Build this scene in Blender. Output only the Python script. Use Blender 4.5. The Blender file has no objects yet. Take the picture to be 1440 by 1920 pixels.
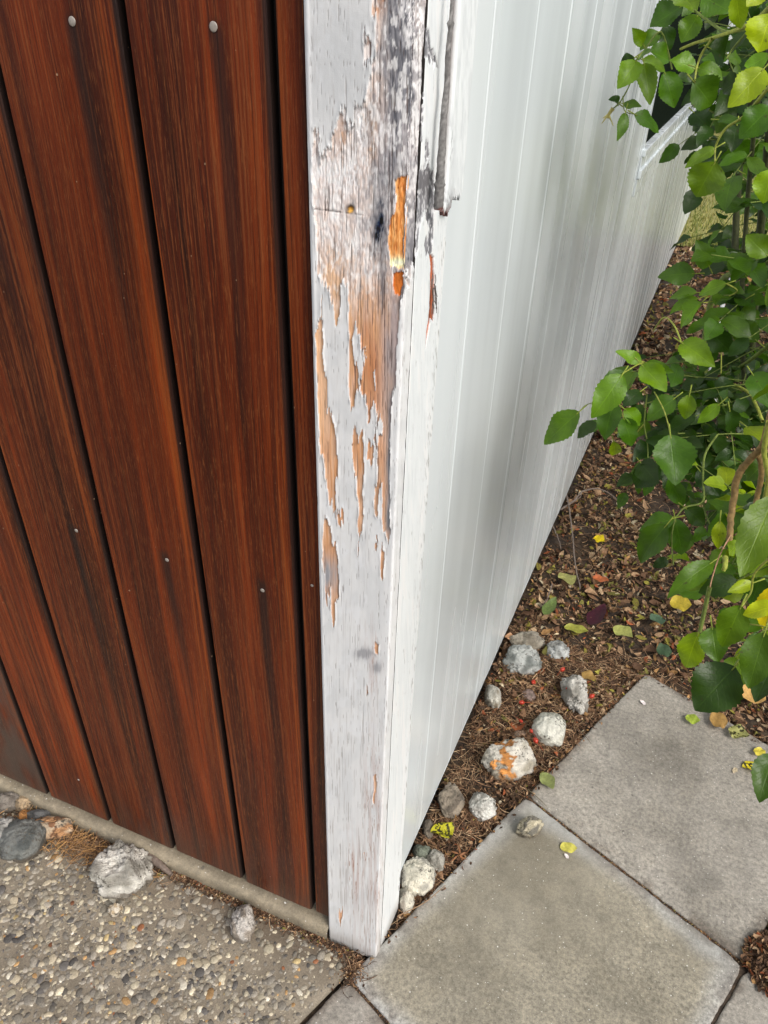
import bpy, math, random
import numpy as np
from mathutils import Vector, Matrix, noise as mnoise

sc = bpy.context.scene
COL = sc.collection
rng = np.random.default_rng(7)
random.seed(7)

# ------------------------------------------------------------------ camera, sky, sun, exposure
CX, CY, F = 720.0, 960.0, 1400.0          # the photograph is 1440 x 1920
HCAM = 1.45
def _rot():
    V = np.array([652 - CX, 3015 - CY, F]); dn = V / np.linalg.norm(V)
    p1 = np.array([90 - CX, 1490 - CY, F]); p2 = np.array([190 - CX, 1490 + 43.8 - CY, F])
    X = np.cross(np.cross(p1, p2), dn); X /= np.linalg.norm(X)
    if X[0] < 0: X = -X
    Z = -dn
    return np.array([X, np.cross(Z, X), Z])
R = _rot()
def ray(px, py): return R @ np.array([px - CX, py - CY, F], float)
_d = ray(705, 1795); CAM = -_d * (HCAM / -_d[2])
def ground(px, py, z=0.0):
    d = ray(px, py); return CAM + d * ((z - CAM[2]) / d[2])
def at(px, py, dist):
    d = ray(px, py); return CAM + d / np.linalg.norm(d) * dist
def project(P):
    q = (np.asarray(P, float) - CAM) @ R
    return CX + F * q[..., 0] / q[..., 2], CY + F * q[..., 1] / q[..., 2]

cam = bpy.data.cameras.new('camera'); camo = bpy.data.objects.new('camera', cam); COL.objects.link(camo)
M = Matrix(((R[0][0], -R[0][1], -R[0][2], CAM[0]), (R[1][0], -R[1][1], -R[1][2], CAM[1]),
            (R[2][0], -R[2][1], -R[2][2], CAM[2]), (0, 0, 0, 1)))
camo.matrix_world = M
cam.sensor_fit = 'VERTICAL'; cam.sensor_height = 36.0; cam.lens = F / 1920 * 36.0
cam.clip_start = 0.02; cam.clip_end = 500
sc.camera = camo

SUN_EL, SUN_AZ = math.radians(46), math.radians(121)      # azimuth from +Y towards +X
w = bpy.data.worlds.new("World"); sc.world = w; w.use_nodes = True
nt = w.node_tree; bg = nt.nodes['Background']
sky = nt.nodes.new('ShaderNodeTexSky'); sky.sky_type = 'NISHITA'; sky.sun_disc = False
sky.sun_elevation = SUN_EL; sky.sun_rotation = SUN_AZ
sky.dust_density = 4.0; sky.air_density = 1.0; sky.ozone_density = 1.0
hs_ = nt.nodes.new('ShaderNodeHueSaturation'); hs_.inputs['Saturation'].default_value = 0.5      # thin overcast: a paler sky
nt.links.new(sky.outputs[0], hs_.inputs['Color']); nt.links.new(hs_.outputs[0], bg.inputs[0]); bg.inputs[1].default_value = 0.15
sl = bpy.data.lights.new('sun', 'SUN'); sl.energy = 1.7; sl.angle = math.radians(22); sl.color = (1, 0.965, 0.91)
so = bpy.data.objects.new('sun', sl); COL.objects.link(so)
sd = Vector((math.sin(SUN_AZ) * math.cos(SUN_EL), math.cos(SUN_AZ) * math.cos(SUN_EL), math.sin(SUN_EL)))
so.rotation_euler = sd.to_track_quat('Z', 'Y').to_euler(); so.location = (2, -2, 5)
sc.view_settings.view_transform = 'Standard'; sc.view_settings.look = 'None'
sc.view_settings.exposure = 0.22; sc.view_settings.gamma = 1.0

# ------------------------------------------------------------------ helpers
def lin(c):
    c = np.asarray(c, float) / 255.0
    return np.where(c <= 0.04045, c / 12.92, ((c + 0.055) / 1.055) ** 2.4)
def tag(o, label=None, cat=None, group=None, kind=None):
    if label: o['label'] = label
    if cat: o['category'] = cat
    if group: o['group'] = group
    if kind: o['kind'] = kind
    return o
def empty(name, loc=(0, 0, 0)):
    o = bpy.data.objects.new(name, None); COL.objects.link(o); o.location = loc
    o.empty_display_size = 0.05
    return o
def link(name, me, mat, parent=None, loc=None):
    o = bpy.data.objects.new(name, me); COL.objects.link(o)
    for m in (mat if isinstance(mat, (list, tuple)) else [mat]): me.materials.append(m)
    if loc is not None: o.location = loc
    if parent is not None:
        o.parent = parent
        o.matrix_parent_inverse = Matrix.Translation(-Vector(parent.location))
    return o
def np_mesh(name, verts, faces, col=None, uv=None, smooth=True, mats=None):
    """verts Nx3; faces MxK int array (all same size) or list of arrays"""
    me = bpy.data.meshes.new(name)
    fs = faces if isinstance(faces, list) else [faces]
    fs = [np.asarray(f, np.int32) for f in fs if len(f)]
    nl = sum(f.size for f in fs); nf = sum(len(f) for f in fs)
    me.vertices.add(len(verts)); me.vertices.foreach_set('co', np.asarray(verts, np.float32).ravel())
    me.loops.add(nl); li = np.concatenate([f.ravel() for f in fs]); me.loops.foreach_set('vertex_index', li)
    tot = np.concatenate([np.full(len(f), f.shape[1], np.int32) for f in fs])
    st = np.concatenate([[0], np.cumsum(tot)[:-1]]).astype(np.int32)
    me.polygons.add(nf); me.polygons.foreach_set('loop_start', st); me.polygons.foreach_set('loop_total', tot)
    me.polygons.foreach_set('use_smooth', np.full(nf, smooth))
    if mats is not None: me.polygons.foreach_set('material_index', np.asarray(mats, np.int32))
    me.update(calc_edges=True)
    if col is not None:
        c = np.asarray(col, np.float32)
        if c.shape[1] == 3: c = np.hstack([c, np.ones((len(c), 1), np.float32)])
        a = me.color_attributes.new('Col', 'FLOAT_COLOR', 'POINT'); a.data.foreach_set('color', c.ravel())
    if uv is not None:
        u = me.uv_layers.new(name='UVMap'); u.data.foreach_set('uv', np.asarray(uv, np.float32)[li].ravel())
    me.validate()
    return me

def vn(x, y, seed=0):
    """2-D value noise, 0..1"""
    r = np.random.default_rng(seed + 1000); T = r.random((256, 256))
    xi = np.floor(x).astype(int); yi = np.floor(y).astype(int); fx = x - xi; fy = y - yi
    fx = fx * fx * (3 - 2 * fx); fy = fy * fy * (3 - 2 * fy)
    a = T[xi & 255, yi & 255]; b = T[(xi + 1) & 255, yi & 255]; c = T[xi & 255, (yi + 1) & 255]; d = T[(xi + 1) & 255, (yi + 1) & 255]
    return (a * (1 - fx) + b * fx) * (1 - fy) + (c * (1 - fx) + d * fx) * fy
def fbm(x, y, seed=0, n=3):
    s = 0; a = 1; t = 0
    for i in range(n):
        s = s + a * vn(x * 2 ** i + 17 * i, y * 2 ** i + 31 * i, seed + i); t += a; a *= 0.55
    return s / t
def sstep(a, b, x):
    t = np.clip((x - a) / (b - a), 0, 1); return t * t * (3 - 2 * t)

class NT:
    def __init__(s, name):
        s.m = bpy.data.materials.new(name); s.m.use_nodes = True; s.t = s.m.node_tree
        s.b = s.t.nodes['Principled BSDF']
    def n(s, ty, **k):
        o = s.t.nodes.new('ShaderNode' + ty)
        for a, v in k.items():
            if a.startswith('i_'):
                key = a[2:]; key = int(key) if key.isdigit() else key.replace('_', ' ')
                o.inputs[key].default_value = v
            else: setattr(o, a, v)
        return o
    def l(s, a, b): s.t.links.new(a, b)
    def noise(s, vec, scale, detail=3, rough=.55, dist=0):
        o = s.n('TexNoise'); o.inputs['Scale'].default_value = scale; o.inputs['Detail'].default_value = detail
        o.inputs['Roughness'].default_value = rough; o.inputs['Distortion'].default_value = dist
        if vec is not None: s.l(vec, o.inputs['Vector'])
        return o.outputs['Fac']
    def mapping(s, vec, scale=(1, 1, 1), loc=(0, 0, 0)):
        o = s.n('Mapping'); o.inputs['Scale'].default_value = scale; o.inputs['Location'].default_value = loc; s.l(vec, o.inputs['Vector']); return o.outputs[0]
    def ramp(s, fac, stops):
        o = s.n('ValToRGB'); e = o.color_ramp.elements
        while len(e) < len(stops): e.new(0.5)
        for k, (p, c) in zip(e, stops):
            k.position = p; k.color = (*c, 1) if len(c) == 3 else c
        s.l(fac, o.inputs[0]); return o.outputs[0]
    def mr(s, v, a, b, c=0.0, d=1.0):
        o = s.n('MapRange'); o.interpolation_type = 'SMOOTHSTEP'
        for i, q in zip((1, 2, 3, 4), (a, b, c, d)): o.inputs[i].default_value = q
        s.l(v, o.inputs[0]); return o.outputs[0]
    def math(s, op, a, b=None):
        o = s.n('Math', operation=op)
        for i, q in enumerate((a, b)):
            if q is None: continue
            if isinstance(q, (int, float)): o.inputs[i].default_value = q
            else: s.l(q, o.inputs[i])
        return o.outputs[0]
    def mix(s, f, a, b, bt='MIX'):
        o = s.n('Mix', data_type='RGBA', blend_type=bt)
        for i, q in ((0, f), (6, a), (7, b)):
            if isinstance(q, (int, float)): o.inputs[i].default_value = q
            elif isinstance(q, (tuple, list)): o.inputs[i].default_value = (*q, 1)
            else: s.l(q, o.inputs[i])
        return o.outputs[2]
    def bump(s, h, strength=.3, dist=.001):
        o = s.n('Bump'); o.inputs['Strength'].default_value = strength; o.inputs['Distance'].default_value = dist
        s.l(h, o.inputs['Height']); s.l(o.outputs[0], s.b.inputs['Normal']); return o
    def pos(s): return s.n('TexCoord').outputs['Object']
    def col(s, name='Col'):
        o = s.n('Attribute'); o.attribute_name = name; return o

# ------------------------------------------------------------------ materials
def mat_post():
    m = NT('weathered_paint'); a = m.col(); p = m.pos()
    g = m.noise(m.mapping(p, (700, 700, 22)), 1, 4, .6)
    g2 = m.noise(m.mapping(p, (260, 260, 9)), 1, 3, .6)
    gw = m.mix(1.0, a.outputs['Color'], m.ramp(g, [(.22, (.66, .64, .63)), (.42, (1.0, 1.0, 1.0)), (.72, (1.22, 1.21, 1.20))]), 'MULTIPLY')
    gp = m.mix(.5, a.outputs['Color'], m.ramp(g2, [(.2, (.85, .85, .86)), (.55, (1, 1, 1)), (.8, (1.05, 1.05, 1.05))]), 'MULTIPLY')
    c = m.mix(a.outputs['Alpha'], gp, gw); m.l(c, m.b.inputs['Base Color'])
    m.l(m.mr(a.outputs['Alpha'], 0, 1, .42, .92), m.b.inputs['Roughness'])
    fine = m.noise(p, 900, 3, .6)
    h = m.math('ADD', m.math('MULTIPLY', g, a.outputs['Alpha']), m.math('MULTIPLY', fine, .35))
    m.bump(h, .55, .0007)
    return m.m
def mat_white():
    m = NT('white_gloss_paint'); p = m.pos()
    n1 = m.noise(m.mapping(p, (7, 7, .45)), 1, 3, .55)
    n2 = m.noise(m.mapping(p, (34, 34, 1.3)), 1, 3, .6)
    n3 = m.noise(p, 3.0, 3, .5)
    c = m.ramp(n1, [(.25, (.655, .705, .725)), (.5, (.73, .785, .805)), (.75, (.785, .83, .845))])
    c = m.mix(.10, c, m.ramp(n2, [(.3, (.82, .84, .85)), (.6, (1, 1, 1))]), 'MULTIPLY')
    # dust splashed up on the lowest part of the boards
    xz = m.n('SeparateXYZ'); m.l(p, xz.inputs[0])
    low = m.math('MULTIPLY', m.mr(xz.outputs[2], .0, .35, 1, 0), m.mr(n3, .3, .7))
    c = m.mix(m.math('MULTIPLY', low, .35), c, (.47, .44, .39))
    sp = m.mr(m.noise(p, 260, 2, .5), .77, .80)
    c = m.mix(m.math('MULTIPLY', sp, .5), c, (.30, .31, .30))
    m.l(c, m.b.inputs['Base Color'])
    m.l(m.mr(n1, .3, .7, .22, .30), m.b.inputs['Roughness'])
    m.b.inputs['Specular IOR Level'].default_value = .6
    fine = m.noise(p, 500, 3, .6); m.bump(m.math('ADD', m.math('MULTIPLY', fine, .6), m.math('MULTIPLY', n2, .15)), .15, .0006)
    return m.m
def mat_brown():
    m = NT('stained_cedar'); a = m.col(); p = m.pos()
    s = m.n('SeparateColor'); m.l(a.outputs['Color'], s.inputs[0])   # R board random, G across 0..1, B dark side
    off = m.n('CombineXYZ'); m.l(m.math('MULTIPLY', s.outputs[0], 37.0), off.inputs[1])
    v = m.n('VectorMath', operation='ADD'); m.l(p, v.inputs[0]); m.l(off.outputs[0], v.inputs[1]); v = v.outputs[0]
    # growth-ring wander so that the grain lines bend a little
    wv = m.noise(m.mapping(v, (6, 1, 1.3)), 1, 2, .5)
    wx = m.n('CombineXYZ'); m.l(m.math('MULTIPLY', m.math('SUBTRACT', wv, .5), .035), wx.inputs[0])
    vv = m.n('VectorMath', operation='ADD'); m.l(v, vv.inputs[0]); m.l(wx.outputs[0], vv.inputs[1]); vv = vv.outputs[0]
    broad = m.noise(m.mapping(vv, (38, 1, .9)), 1, 5, .68)
    ring = m.noise(m.mapping(vv, (420, 1, 3.0)), 1, 2, .6)
    fleck = m.noise(m.mapping(vv, (850, 1, 45)), 1, 3, .75)
    fade = m.noise(m.mapping(v, (5, 1, 2.4)), 1, 3, .55)
    c = m.ramp(broad, [(.30, (.020, .0036, .0018)), (.44, (.060, .0090, .0026)), (.56, (.122, .0180, .0032)), (.70, (.28, .044, .0055))])
    # orange edges
    ed = m.math('ADD', m.mr(s.outputs[1], .74, .93), m.mr(s.outputs[1], .12, .0))
    ed = m.math('MULTIPLY', ed, m.mr(m.noise(m.mapping(vv, (110, 1, 1.6)), 1, 4, .65), .46, .60))
    c = m.mix(m.math('MULTIPLY', ed, .7), c, (.30, .062, .009))
    # per-board warmth
    warm = m.math('MULTIPLY', m.mr(s.outputs[0], .45, 1.0), m.mr(broad, .40, .68))
    c = m.mix(m.math('MULTIPLY', warm, .6), c, (.36, .052, .006))
    # faded dusty brown veil
    c = m.mix(m.math('MULTIPLY', m.mr(fade, .42, .68), .2), c, (.085, .022, .008))
    # fine grain
    c = m.mix(m.math('MULTIPLY', m.mr(ring, .50, .72), m.mr(fade, .3, .65, .3, .8)), c, (.21, .060, .018))
    c = m.mix(m.math('MULTIPLY', m.mr(ring, .46, .30), .65), c, (.022, .006, .004))
    c = m.mix(m.math('MULTIPLY', m.mr(fleck, .54, .70), .55), c, (.30, .10, .03))
    # rain drip stains running down from the nails
    xz = m.n('SeparateXYZ'); m.l(p, xz.inputs[0])
    wob = m.math('MULTIPLY', m.math('SUBTRACT', m.noise(m.mapping(v, (3, 1, 4)), 1, 3, .5), .5), .13)
    du = m.math('ABSOLUTE', m.math('SUBTRACT', m.math('ADD', s.outputs[1], wob), .655))
    dr = m.mr(du, .010, .085, 1, 0)
    zz1 = m.math('MULTIPLY', m.mr(xz.outputs[2], .815, .83, 1, 0), m.mr(xz.outputs[2], .35, .80, 0, 1))
    zz2 = m.math('MULTIPLY', m.mr(xz.outputs[2], 1.425, 1.44, 1, 0), m.mr(xz.outputs[2], .95, 1.40, 0, 1))
    c = m.mix(m.math('MULTIPLY', m.math('MULTIPLY', dr, m.math('ADD', zz1, zz2)), .72), c, (.016, .009, .008))
    # weathered grey foot
    gr = m.math('MULTIPLY', a.outputs['Alpha'], m.mr(m.noise(m.mapping(v, (14, 1, 5)), 1, 4, .65), .3, .62))
    c = m.mix(gr, c, (.085, .062, .05))
    foot = m.math('MULTIPLY', m.mr(xz.outputs[2], .04, .24, 1, 0), m.mr(m.noise(m.mapping(v, (30, 1, 6)), 1, 3, .6), .3, .6))
    c = m.mix(m.math('MULTIPLY', foot, .55), c, (.075, .045, .033))
    c = m.mix(m.math('MULTIPLY', s.outputs[2], .97), c, (.0075, .006, .006))
    c = m.mix(m.math('MULTIPLY', m.mr(s.outputs[1], .955, .985), .85), c, (.011, .008, .0075))     # black stain run down the right arris
    dust = m.mr(m.noise(p, 170, 1, .4), .79, .815)
    c = m.mix(m.math('MULTIPLY', dust, .6), c, (.50, .33, .2))
    m.l(c, m.b.inputs['Base Color'])
    m.l(m.mr(fade, .3, .7, .28, .5), m.b.inputs['Roughness'])
    m.b.inputs['Specular IOR Level'].default_value = .26
    m.bump(m.math('ADD', m.math('MULTIPLY', ring, 1.3), m.math('MULTIPLY', fleck, .9)), .7, .0010)
    return m.m
def mat_concrete(name='paving_concrete'):
    m = NT(name); a = m.col(); p = m.pos()
    n1 = m.noise(p, 5, 5, .6); n2 = m.noise(p, 130, 4, .75); n3 = m.noise(p, 420, 2, .6); n4 = m.noise(p, 26, 5, .7, .4)
    c = m.mix(1, a.outputs['Color'], m.ramp(n1, [(.3, (.74, .73, .70)), (.6, (1.06, 1.06, 1.06))]), 'MULTIPLY')
    c = m.mix(1, c, m.ramp(n4, [(.3, (.80, .80, .80)), (.5, (1, 1, 1)), (.7, (1.13, 1.12, 1.1))]), 'MULTIPLY')
    c = m.mix(a.outputs['Alpha'], c, m.mix(1, c, m.ramp(n2, [(.33, (.50, .49, .48)), (.5, (1, 1, 1)), (.68, (1.5, 1.48, 1.45))]), 'MULTIPLY'))
    c = m.mix(.45, c, m.ramp(n3, [(.3, (.12, .115, .10)), (.5, (.28, .27, .25)), (.7, (.5, .49, .46))]), 'SOFT_LIGHT')
    c = m.mix(m.math('MULTIPLY', m.mr(m.noise(p, 250, 0, .5), .80, .84), .8), c, (.75, .73, .68))
    c = m.mix(m.math('MULTIPLY', m.mr(m.noise(m.mapping(p, loc=(3, 1, 2)), 60, 1, .5), .76, .79), .6), c, (.06, .055, .05))
    m.l(c, m.b.inputs['Base Color'])
    m.b.inputs['Roughness'].default_value = .82
    m.bump(m.math('ADD', n2, m.math('MULTIPLY', n3, .5)), .6, .0012)
    return m.m
def mat_col(name, rough=.8, spec=.4, bscale=300, bstr=.3, bdist=.001, var=.35, transl=0.0):
    m = NT(name); a = m.col(); p = m.pos()
    n = m.noise(p, bscale, 3, .65)
    c = m.mix(1, a.outputs['Color'], m.ramp(n, [(.25, (1 - var,) * 3), (.75, (1 + var,) * 3)]), 'MULTIPLY')
    m.l(c, m.b.inputs['Base Color']); m.b.inputs['Roughness'].default_value = rough
    m.b.inputs['Specular IOR Level'].default_value = spec
    if bstr: m.bump(n, bstr, bdist)
    if transl:
        t = m.n('BsdfTranslucent'); m.l(c, t.inputs[0]); x = m.n('MixShader'); x.inputs[0].default_value = transl
        m.l(m.b.outputs[0], x.inputs[1]); m.l(t.outputs[0], x.inputs[2]); m.l(x.outputs[0], m.t.nodes['Material Output'].inputs[0])
    return m.m
def mat_leaf():
    m = NT('rose_leaf'); a = m.col(); p = m.pos(); uv = m.n('UVMap').outputs[0]
    s = m.n('SeparateXYZ'); m.l(uv, s.inputs[0])       # x: -1..1 across, y: 0..1 along
    ax = m.math('ABSOLUTE', s.outputs[0])
    mid = m.mr(ax, .0, .055, 1, 0)
    ph = m.math('SUBTRACT', m.math('MULTIPLY', s.outputs[1], 7.5), m.math('MULTIPLY', ax, 2.4))
    fr = m.math('ABSOLUTE', m.math('SUBTRACT', m.math('FRACT', ph), .5))
    vein = m.math('MULTIPLY', m.mr(fr, .0, .07, 1, 0), m.mr(ax, .95, .6))
    v = m.math('MAXIMUM', mid, m.math('MULTIPLY', vein, .55))
    n = m.noise(p, 60, 3, .6)
    c = m.mix(1, a.outputs['Color'], m.ramp(n, [(.3, (.78, .8, .75)), (.7, (1.18, 1.15, 1.1))]), 'MULTIPLY')
    c = m.mix(m.math('MULTIPLY', v, .38), c, m.mix(1, a.outputs['Color'], (2.1, 1.9, 1.8), 'MULTIPLY'))
    spot = m.mr(m.noise(p, 130, 2, .5), .69, .73)
    c = m.mix(m.math('MULTIPLY', spot, .55), c, (.05, .035, .012))
    m.l(c, m.b.inputs['Base Color']); m.b.inputs['Roughness'].default_value = .40
    m.b.inputs['Specular IOR Level'].default_value = .45
    cells = m.n('TexVoronoi'); cells.inputs['Scale'].default_value = 420; m.l(p, cells.inputs['Vector'])
    m.bump(m.math('SUBTRACT', m.math('MULTIPLY', cells.outputs['Distance'], .5), m.math('MULTIPLY', v, .8)), .35, .0008)
    t = m.n('BsdfTranslucent'); m.l(m.mix(1, c, (1.5, 1.6, .6), 'MULTIPLY'), t.inputs[0])
    x = m.n('MixShader'); x.inputs[0].default_value = .40
    m.l(m.b.outputs[0], x.inputs[1]); m.l(t.outputs[0], x.inputs[2]); m.l(x.outputs[0], m.t.nodes['Material Output'].inputs[0])
    return m.m
def mat_stone():
    m = NT('pale_stone'); a = m.col(); p = m.pos()
    n1 = m.noise(p, 45, 5, .65); n2 = m.noise(p, 160, 4, .7); n3 = m.noise(m.mapping(p, loc=(5, 2, 1)), 28, 4, .6)
    c = m.mix(1, a.outputs['Color'], m.ramp(n1, [(.28, (.62, .62, .61)), (.5, (1.05, 1.05, 1.05)), (.7, (1.22, 1.22, 1.2))]), 'MULTIPLY')
    c = m.mix(m.math('MULTIPLY', m.mr(n2, .53, .60), m.mr(n3, .46, .56)), c, (.11, .10, .08))
    c = m.mix(m.math('MULTIPLY', m.mr(n2, .42, .32), .6), c, (.15, .13, .10))
    xz = m.n('SeparateXYZ'); m.l(p, xz.inputs[0]); c = m.mix(m.math('MULTIPLY', m.mr(xz.outputs[2], .004, -.012), .7), c, (.12, .09, .06))
    m.l(c, m.b.inputs['Base Color']); m.b.inputs['Roughness'].default_value = .85
    m.bump(m.math('ADD', n1, m.math('ADD', n2, m.math('MULTIPLY', m.noise(p, 420, 3, .7), .5))), 1.0, .0045)
    return m.m
def mat_soil():
    m = NT('soil'); p = m.pos()
    n = m.noise(p, 60, 5, .7); n2 = m.noise(p, 8, 4, .6)
    c = m.ramp(n, [(.3, (.016, .011, .008)), (.5, (.045, .031, .021)), (.7, (.10, .070, .048))])
    c = m.mix(m.mr(n2, .4, .65), c, m.mix(1, c, (1.3, 1.2, 1.0), 'MULTIPLY'))
    m.l(c, m.b.inputs['Base Color']); m.b.inputs['Roughness'].default_value = .95; m.bump(n, .9, .006)
    return m.m
def mat_plain(name, c, rough=.6, metal=0.0, spec=.5):
    m = NT(name); p = m.pos(); n = m.noise(p, 120, 4, .6)
    m.l(m.mix(1, tuple(c), m.ramp(n, [(.3, (.75,) * 3), (.7, (1.2,) * 3)]), 'MULTIPLY'), m.b.inputs['Base Color'])
    m.b.inputs['Roughness'].default_value = rough; m.b.inputs['Metallic'].default_value = metal
    m.b.inputs['Specular IOR Level'].default_value = spec
    m.bump(n, .2, .001); return m.m

MP = mat_post(); MW = mat_white(); MB = mat_brown(); MC = mat_concrete(); MST = mat_stone(); MSO = mat_soil(); ML = mat_leaf()
MAG = mat_col('aggregate', .7, .4, 420, .35, .0008, .35)
MLIT = mat_col('dry_litter', .8, .3, 240, .3, .0008, .35, .12)
MFL = mat_col('fallen_leaf_skin', .55, .4, 140, .3, .0008, .3, .15)
MBARK = mat_col('bark', .7, .35, 180, .6, .0015, .45)
MCURB = mat_concrete('curb_concrete')
MNAIL = mat_plain('nail_metal', (.40, .36, .32), .5, .3)
MDARKOPEN = mat_plain('painted_dark_opening', (.012, .017, .012), .9, 0, .0)  # matte near-black: the opening's darkness and reflected shrubs put into the colour
MHIP = mat_plain('rose_hip_skin', (.42, .035, .015), .3)
MDARK = mat_plain('dark_backing', (.014, .010, .008), .8)

# ------------------------------------------------------------------ ground
YAW = math.radians(1.46); NX = np.array([math.cos(YAW), -math.sin(YAW), 0]); TX = np.array([math.sin(YAW), math.cos(YAW), 0])
SIDE_OFF = -0.018
def wallp(t, z, off): return TX * t + NX * off + np.array([0, 0, 1.0]) * z

def grid_faces(nu, nv):
    i = np.arange(nu - 1)[:, None] * nv + np.arange(nv - 1)[None, :]
    i = i.ravel(); return np.stack([i, i + nv, i + nv + 1, i + 1], 1)
# soil sheet to the horizon (non-uniform grid)
gx = np.concatenate([[-120, -40, -12, -4, -1.5], np.arange(-.3, 1.6, .02), [2.2, 4, 12, 40, 120]])
gy = np.concatenate([[-120, -30, -8, -2, -.6], np.arange(-.3, 3.0, .02), np.arange(3.0, 9, .12), [12, 30, 120]])
GX, GY = np.meshgrid(gx, gy, indexing='ij')
fade = sstep(-.35, -.1, GX) * (1 - sstep(1.5, 2.2, GX)) * sstep(-.35, .0, GY)
GZ = -.016 + fade * (.010 * (fbm(GX * 22, GY * 22, 3) - .5) * 2 + .010 * (fbm(GX * 5, GY * 5, 9) - .5) * 2)
link('ground', np_mesh('ground', np.stack([GX, GY, GZ], -1).reshape(-1, 3), grid_faces(len(gx), len(gy))), MSO)
tag(bpy.data.objects['ground'], 'dark brown planting bed soil along the white wall', kind='structure')
def soil_z(x, y):
    return -.016 + .010 * (fbm(x * 22, y * 22, 3) - .5) * 2 + .010 * (fbm(x * 5, y * 5, 9) - .5) * 2

E1 = np.array([.386, .922]); E1 /= np.linalg.norm(E1); E2 = np.array([E1[1], -E1[0]])
PB = np.array([.174, .447])                 # where the joint meets the bed
def slab(label, a0, a1, b0, b1, colfn, seed, g=.0012):
    """a along E1, b along E2, origin PB"""
    a0 += g; a1 -= g; b0 += g; b1 -= g
    na = int((a1 - a0) / .006); nb = int((b1 - b0) / .006)
    A = np.linspace(a0, a1, na); B = np.linspace(b0, b1, nb)
    # crowd the rim so that the arris rounds off
    rim = np.array([0, .0006, .0014, .0026, .0045])
    A = np.concatenate([a0 + rim, A[1:-1], a1 - rim[::-1]]); B = np.concatenate([b0 + rim, B[1:-1], b1 - rim[::-1]])
    A = np.unique(A); B = np.unique(B)
    AA, BB = np.meshgrid(A, B, indexing='ij')
    d = np.minimum(np.minimum(AA - a0, a1 - AA), np.minimum(BB - b0, b1 - BB))
    r = .0045; t = np.clip(d / r, 0, 1)
    z = -(1 - np.sqrt(np.clip(1 - (1 - t) ** 2, 0, 1))) * .004 + .0012 * (fbm(AA * 8, BB * 8, seed) - .5)
    z -= .0014 * (vn(AA * 150, BB * 150, seed + 5) < .09) * (d > .003)
    nib = vn((AA + BB) * 60, (AA - BB) * 60, seed + 9); z -= .002 * (d < .004) * (nib > .7)
    wa = (fbm(AA * 14 + seed, BB * 14, seed + 3) - .5) * .0042 + (fbm(AA * 90, BB * 90, seed + 4) - .5) * .0022; ef = np.exp(-(d / .012) ** 2)
    ca_ = np.where(np.abs(AA - a0) < np.abs(a1 - AA), 1, -1); cb_ = np.where(np.abs(BB - b0) < np.abs(b1 - BB), 1, -1)
    da = np.minimum(AA - a0, a1 - AA); db = np.minimum(BB - b0, b1 - BB); chip = np.exp(-((da + db) / .012) ** 2) * .005
    AA = AA + ca_ * (np.where(da < db, (.0016 + wa) * ef, 0) + chip); BB = BB + cb_ * (np.where(db <= da, (.0016 + wa) * ef, 0) + chip)
    P = PB + AA[..., None] * E1 + BB[..., None] * E2
    V = np.dstack([P, z]).reshape(-1, 3)
    c = colfn(AA, BB, d).reshape(-1, 4)
    n0 = len(V); nA, nB = len(A), len(B)
    f = grid_faces(nA, nB)[:, ::-1]
    # skirt down to -50 mm
    ringi = np.concatenate([np.arange(nB), np.arange(1, nA) * nB + nB - 1, (nA - 1) * nB + np.arange(nB - 2, -1, -1), np.arange(nA - 2, 0, -1) * nB])
    low = V[ringi].copy(); low[:, 2] = -.05
    V = np.vstack([V, low]); c = np.vstack([c, c[ringi] * np.array([.6, .55, .5, 1])])
    k = np.arange(len(ringi)); k2 = (k + 1) % len(ringi)
    sk = np.stack([ringi[k], ringi[k2], n0 + k2, n0 + k], 1)
    o = link('path', np_mesh('path', V, np.vstack([f, sk[:, ::-1]]), c), MC)
    tag(o, label, kind='structure'); return o
def c_smooth(A, B, d):
    base = lin((147, 141, 127)); edge = lin((176, 176, 174)); n = fbm(A * 7, B * 7, 21)
    e = (1 - sstep(.005, .05, d + .04 * (n - .5))) * .85
    wet = sstep(.5, .75, fbm(A * 5 + 3, B * 5, 44)) * .35
    rough = sstep(-.05, .35, B * .9 - (A + .27) * .6 + .3 * (n - .5))
    c = base * (1 - wet[..., None] * .35); c = c * (1 - e[..., None]) + edge * e[..., None]
    c = c * (1 + .10 * rough[..., None])
    dirt = (1 - sstep(0, .02 + .03 * n, d)) * sstep(.45, .6, fbm(A * 20, B * 20, 77)) * .5
    c = c * (1 - dirt[..., None]) + lin((88, 72, 58)) * dirt[..., None]
    return np.dstack([c, .25 + .6 * rough + .25 * (n - .5)])
def c_rough(A, B, d):
    base = lin((158, 153, 145)); n = fbm(A * 6, B * 6, 22); e = (1 - sstep(.0, .05, d + .03 * (n - .5))) * .4
    c = base * (.86 + .30 * n[..., None]) * (1 - .10 * e[..., None])
    stain = sstep(.56, .72, fbm(A * 9 + 5, B * 9, 46)) * .3
    c = c * (1 - stain[..., None] * .5)
    dirt = (1 - sstep(0, .015 + .03 * n, d)) * sstep(.45, .6, fbm(A * 20, B * 20, 78)) * .5
    c = c * (1 - dirt[..., None]) + lin((88, 72, 58)) * dirt[..., None]
    return np.dstack([c, .5 + .45 * n])
slab('smooth grey paving slab touching the foot of the white corner post', -.54, 0, 0, .50, c_smooth, 1)
slab('rough grey paving slab beyond the joint, beside the rose bush', 0, .54, 0, .50, c_rough, 2)
slab('grey paving slab wedge at the bottom edge between driveway and joint', -1.08, -.54, 0, .50, c_rough, 3)
slab('grey paving slab at the lower right corner', -.54, 0, .50, 1.0, c_rough, 4)
slab('grey paving slab in the row to the right, past the clod of mulch', -1.08, -.54, .50, 1.0, c_rough, 5)
slab('grey paving slab nearest below the frame', -1.62, -1.08, 0, .50, c_rough, 6)

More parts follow.
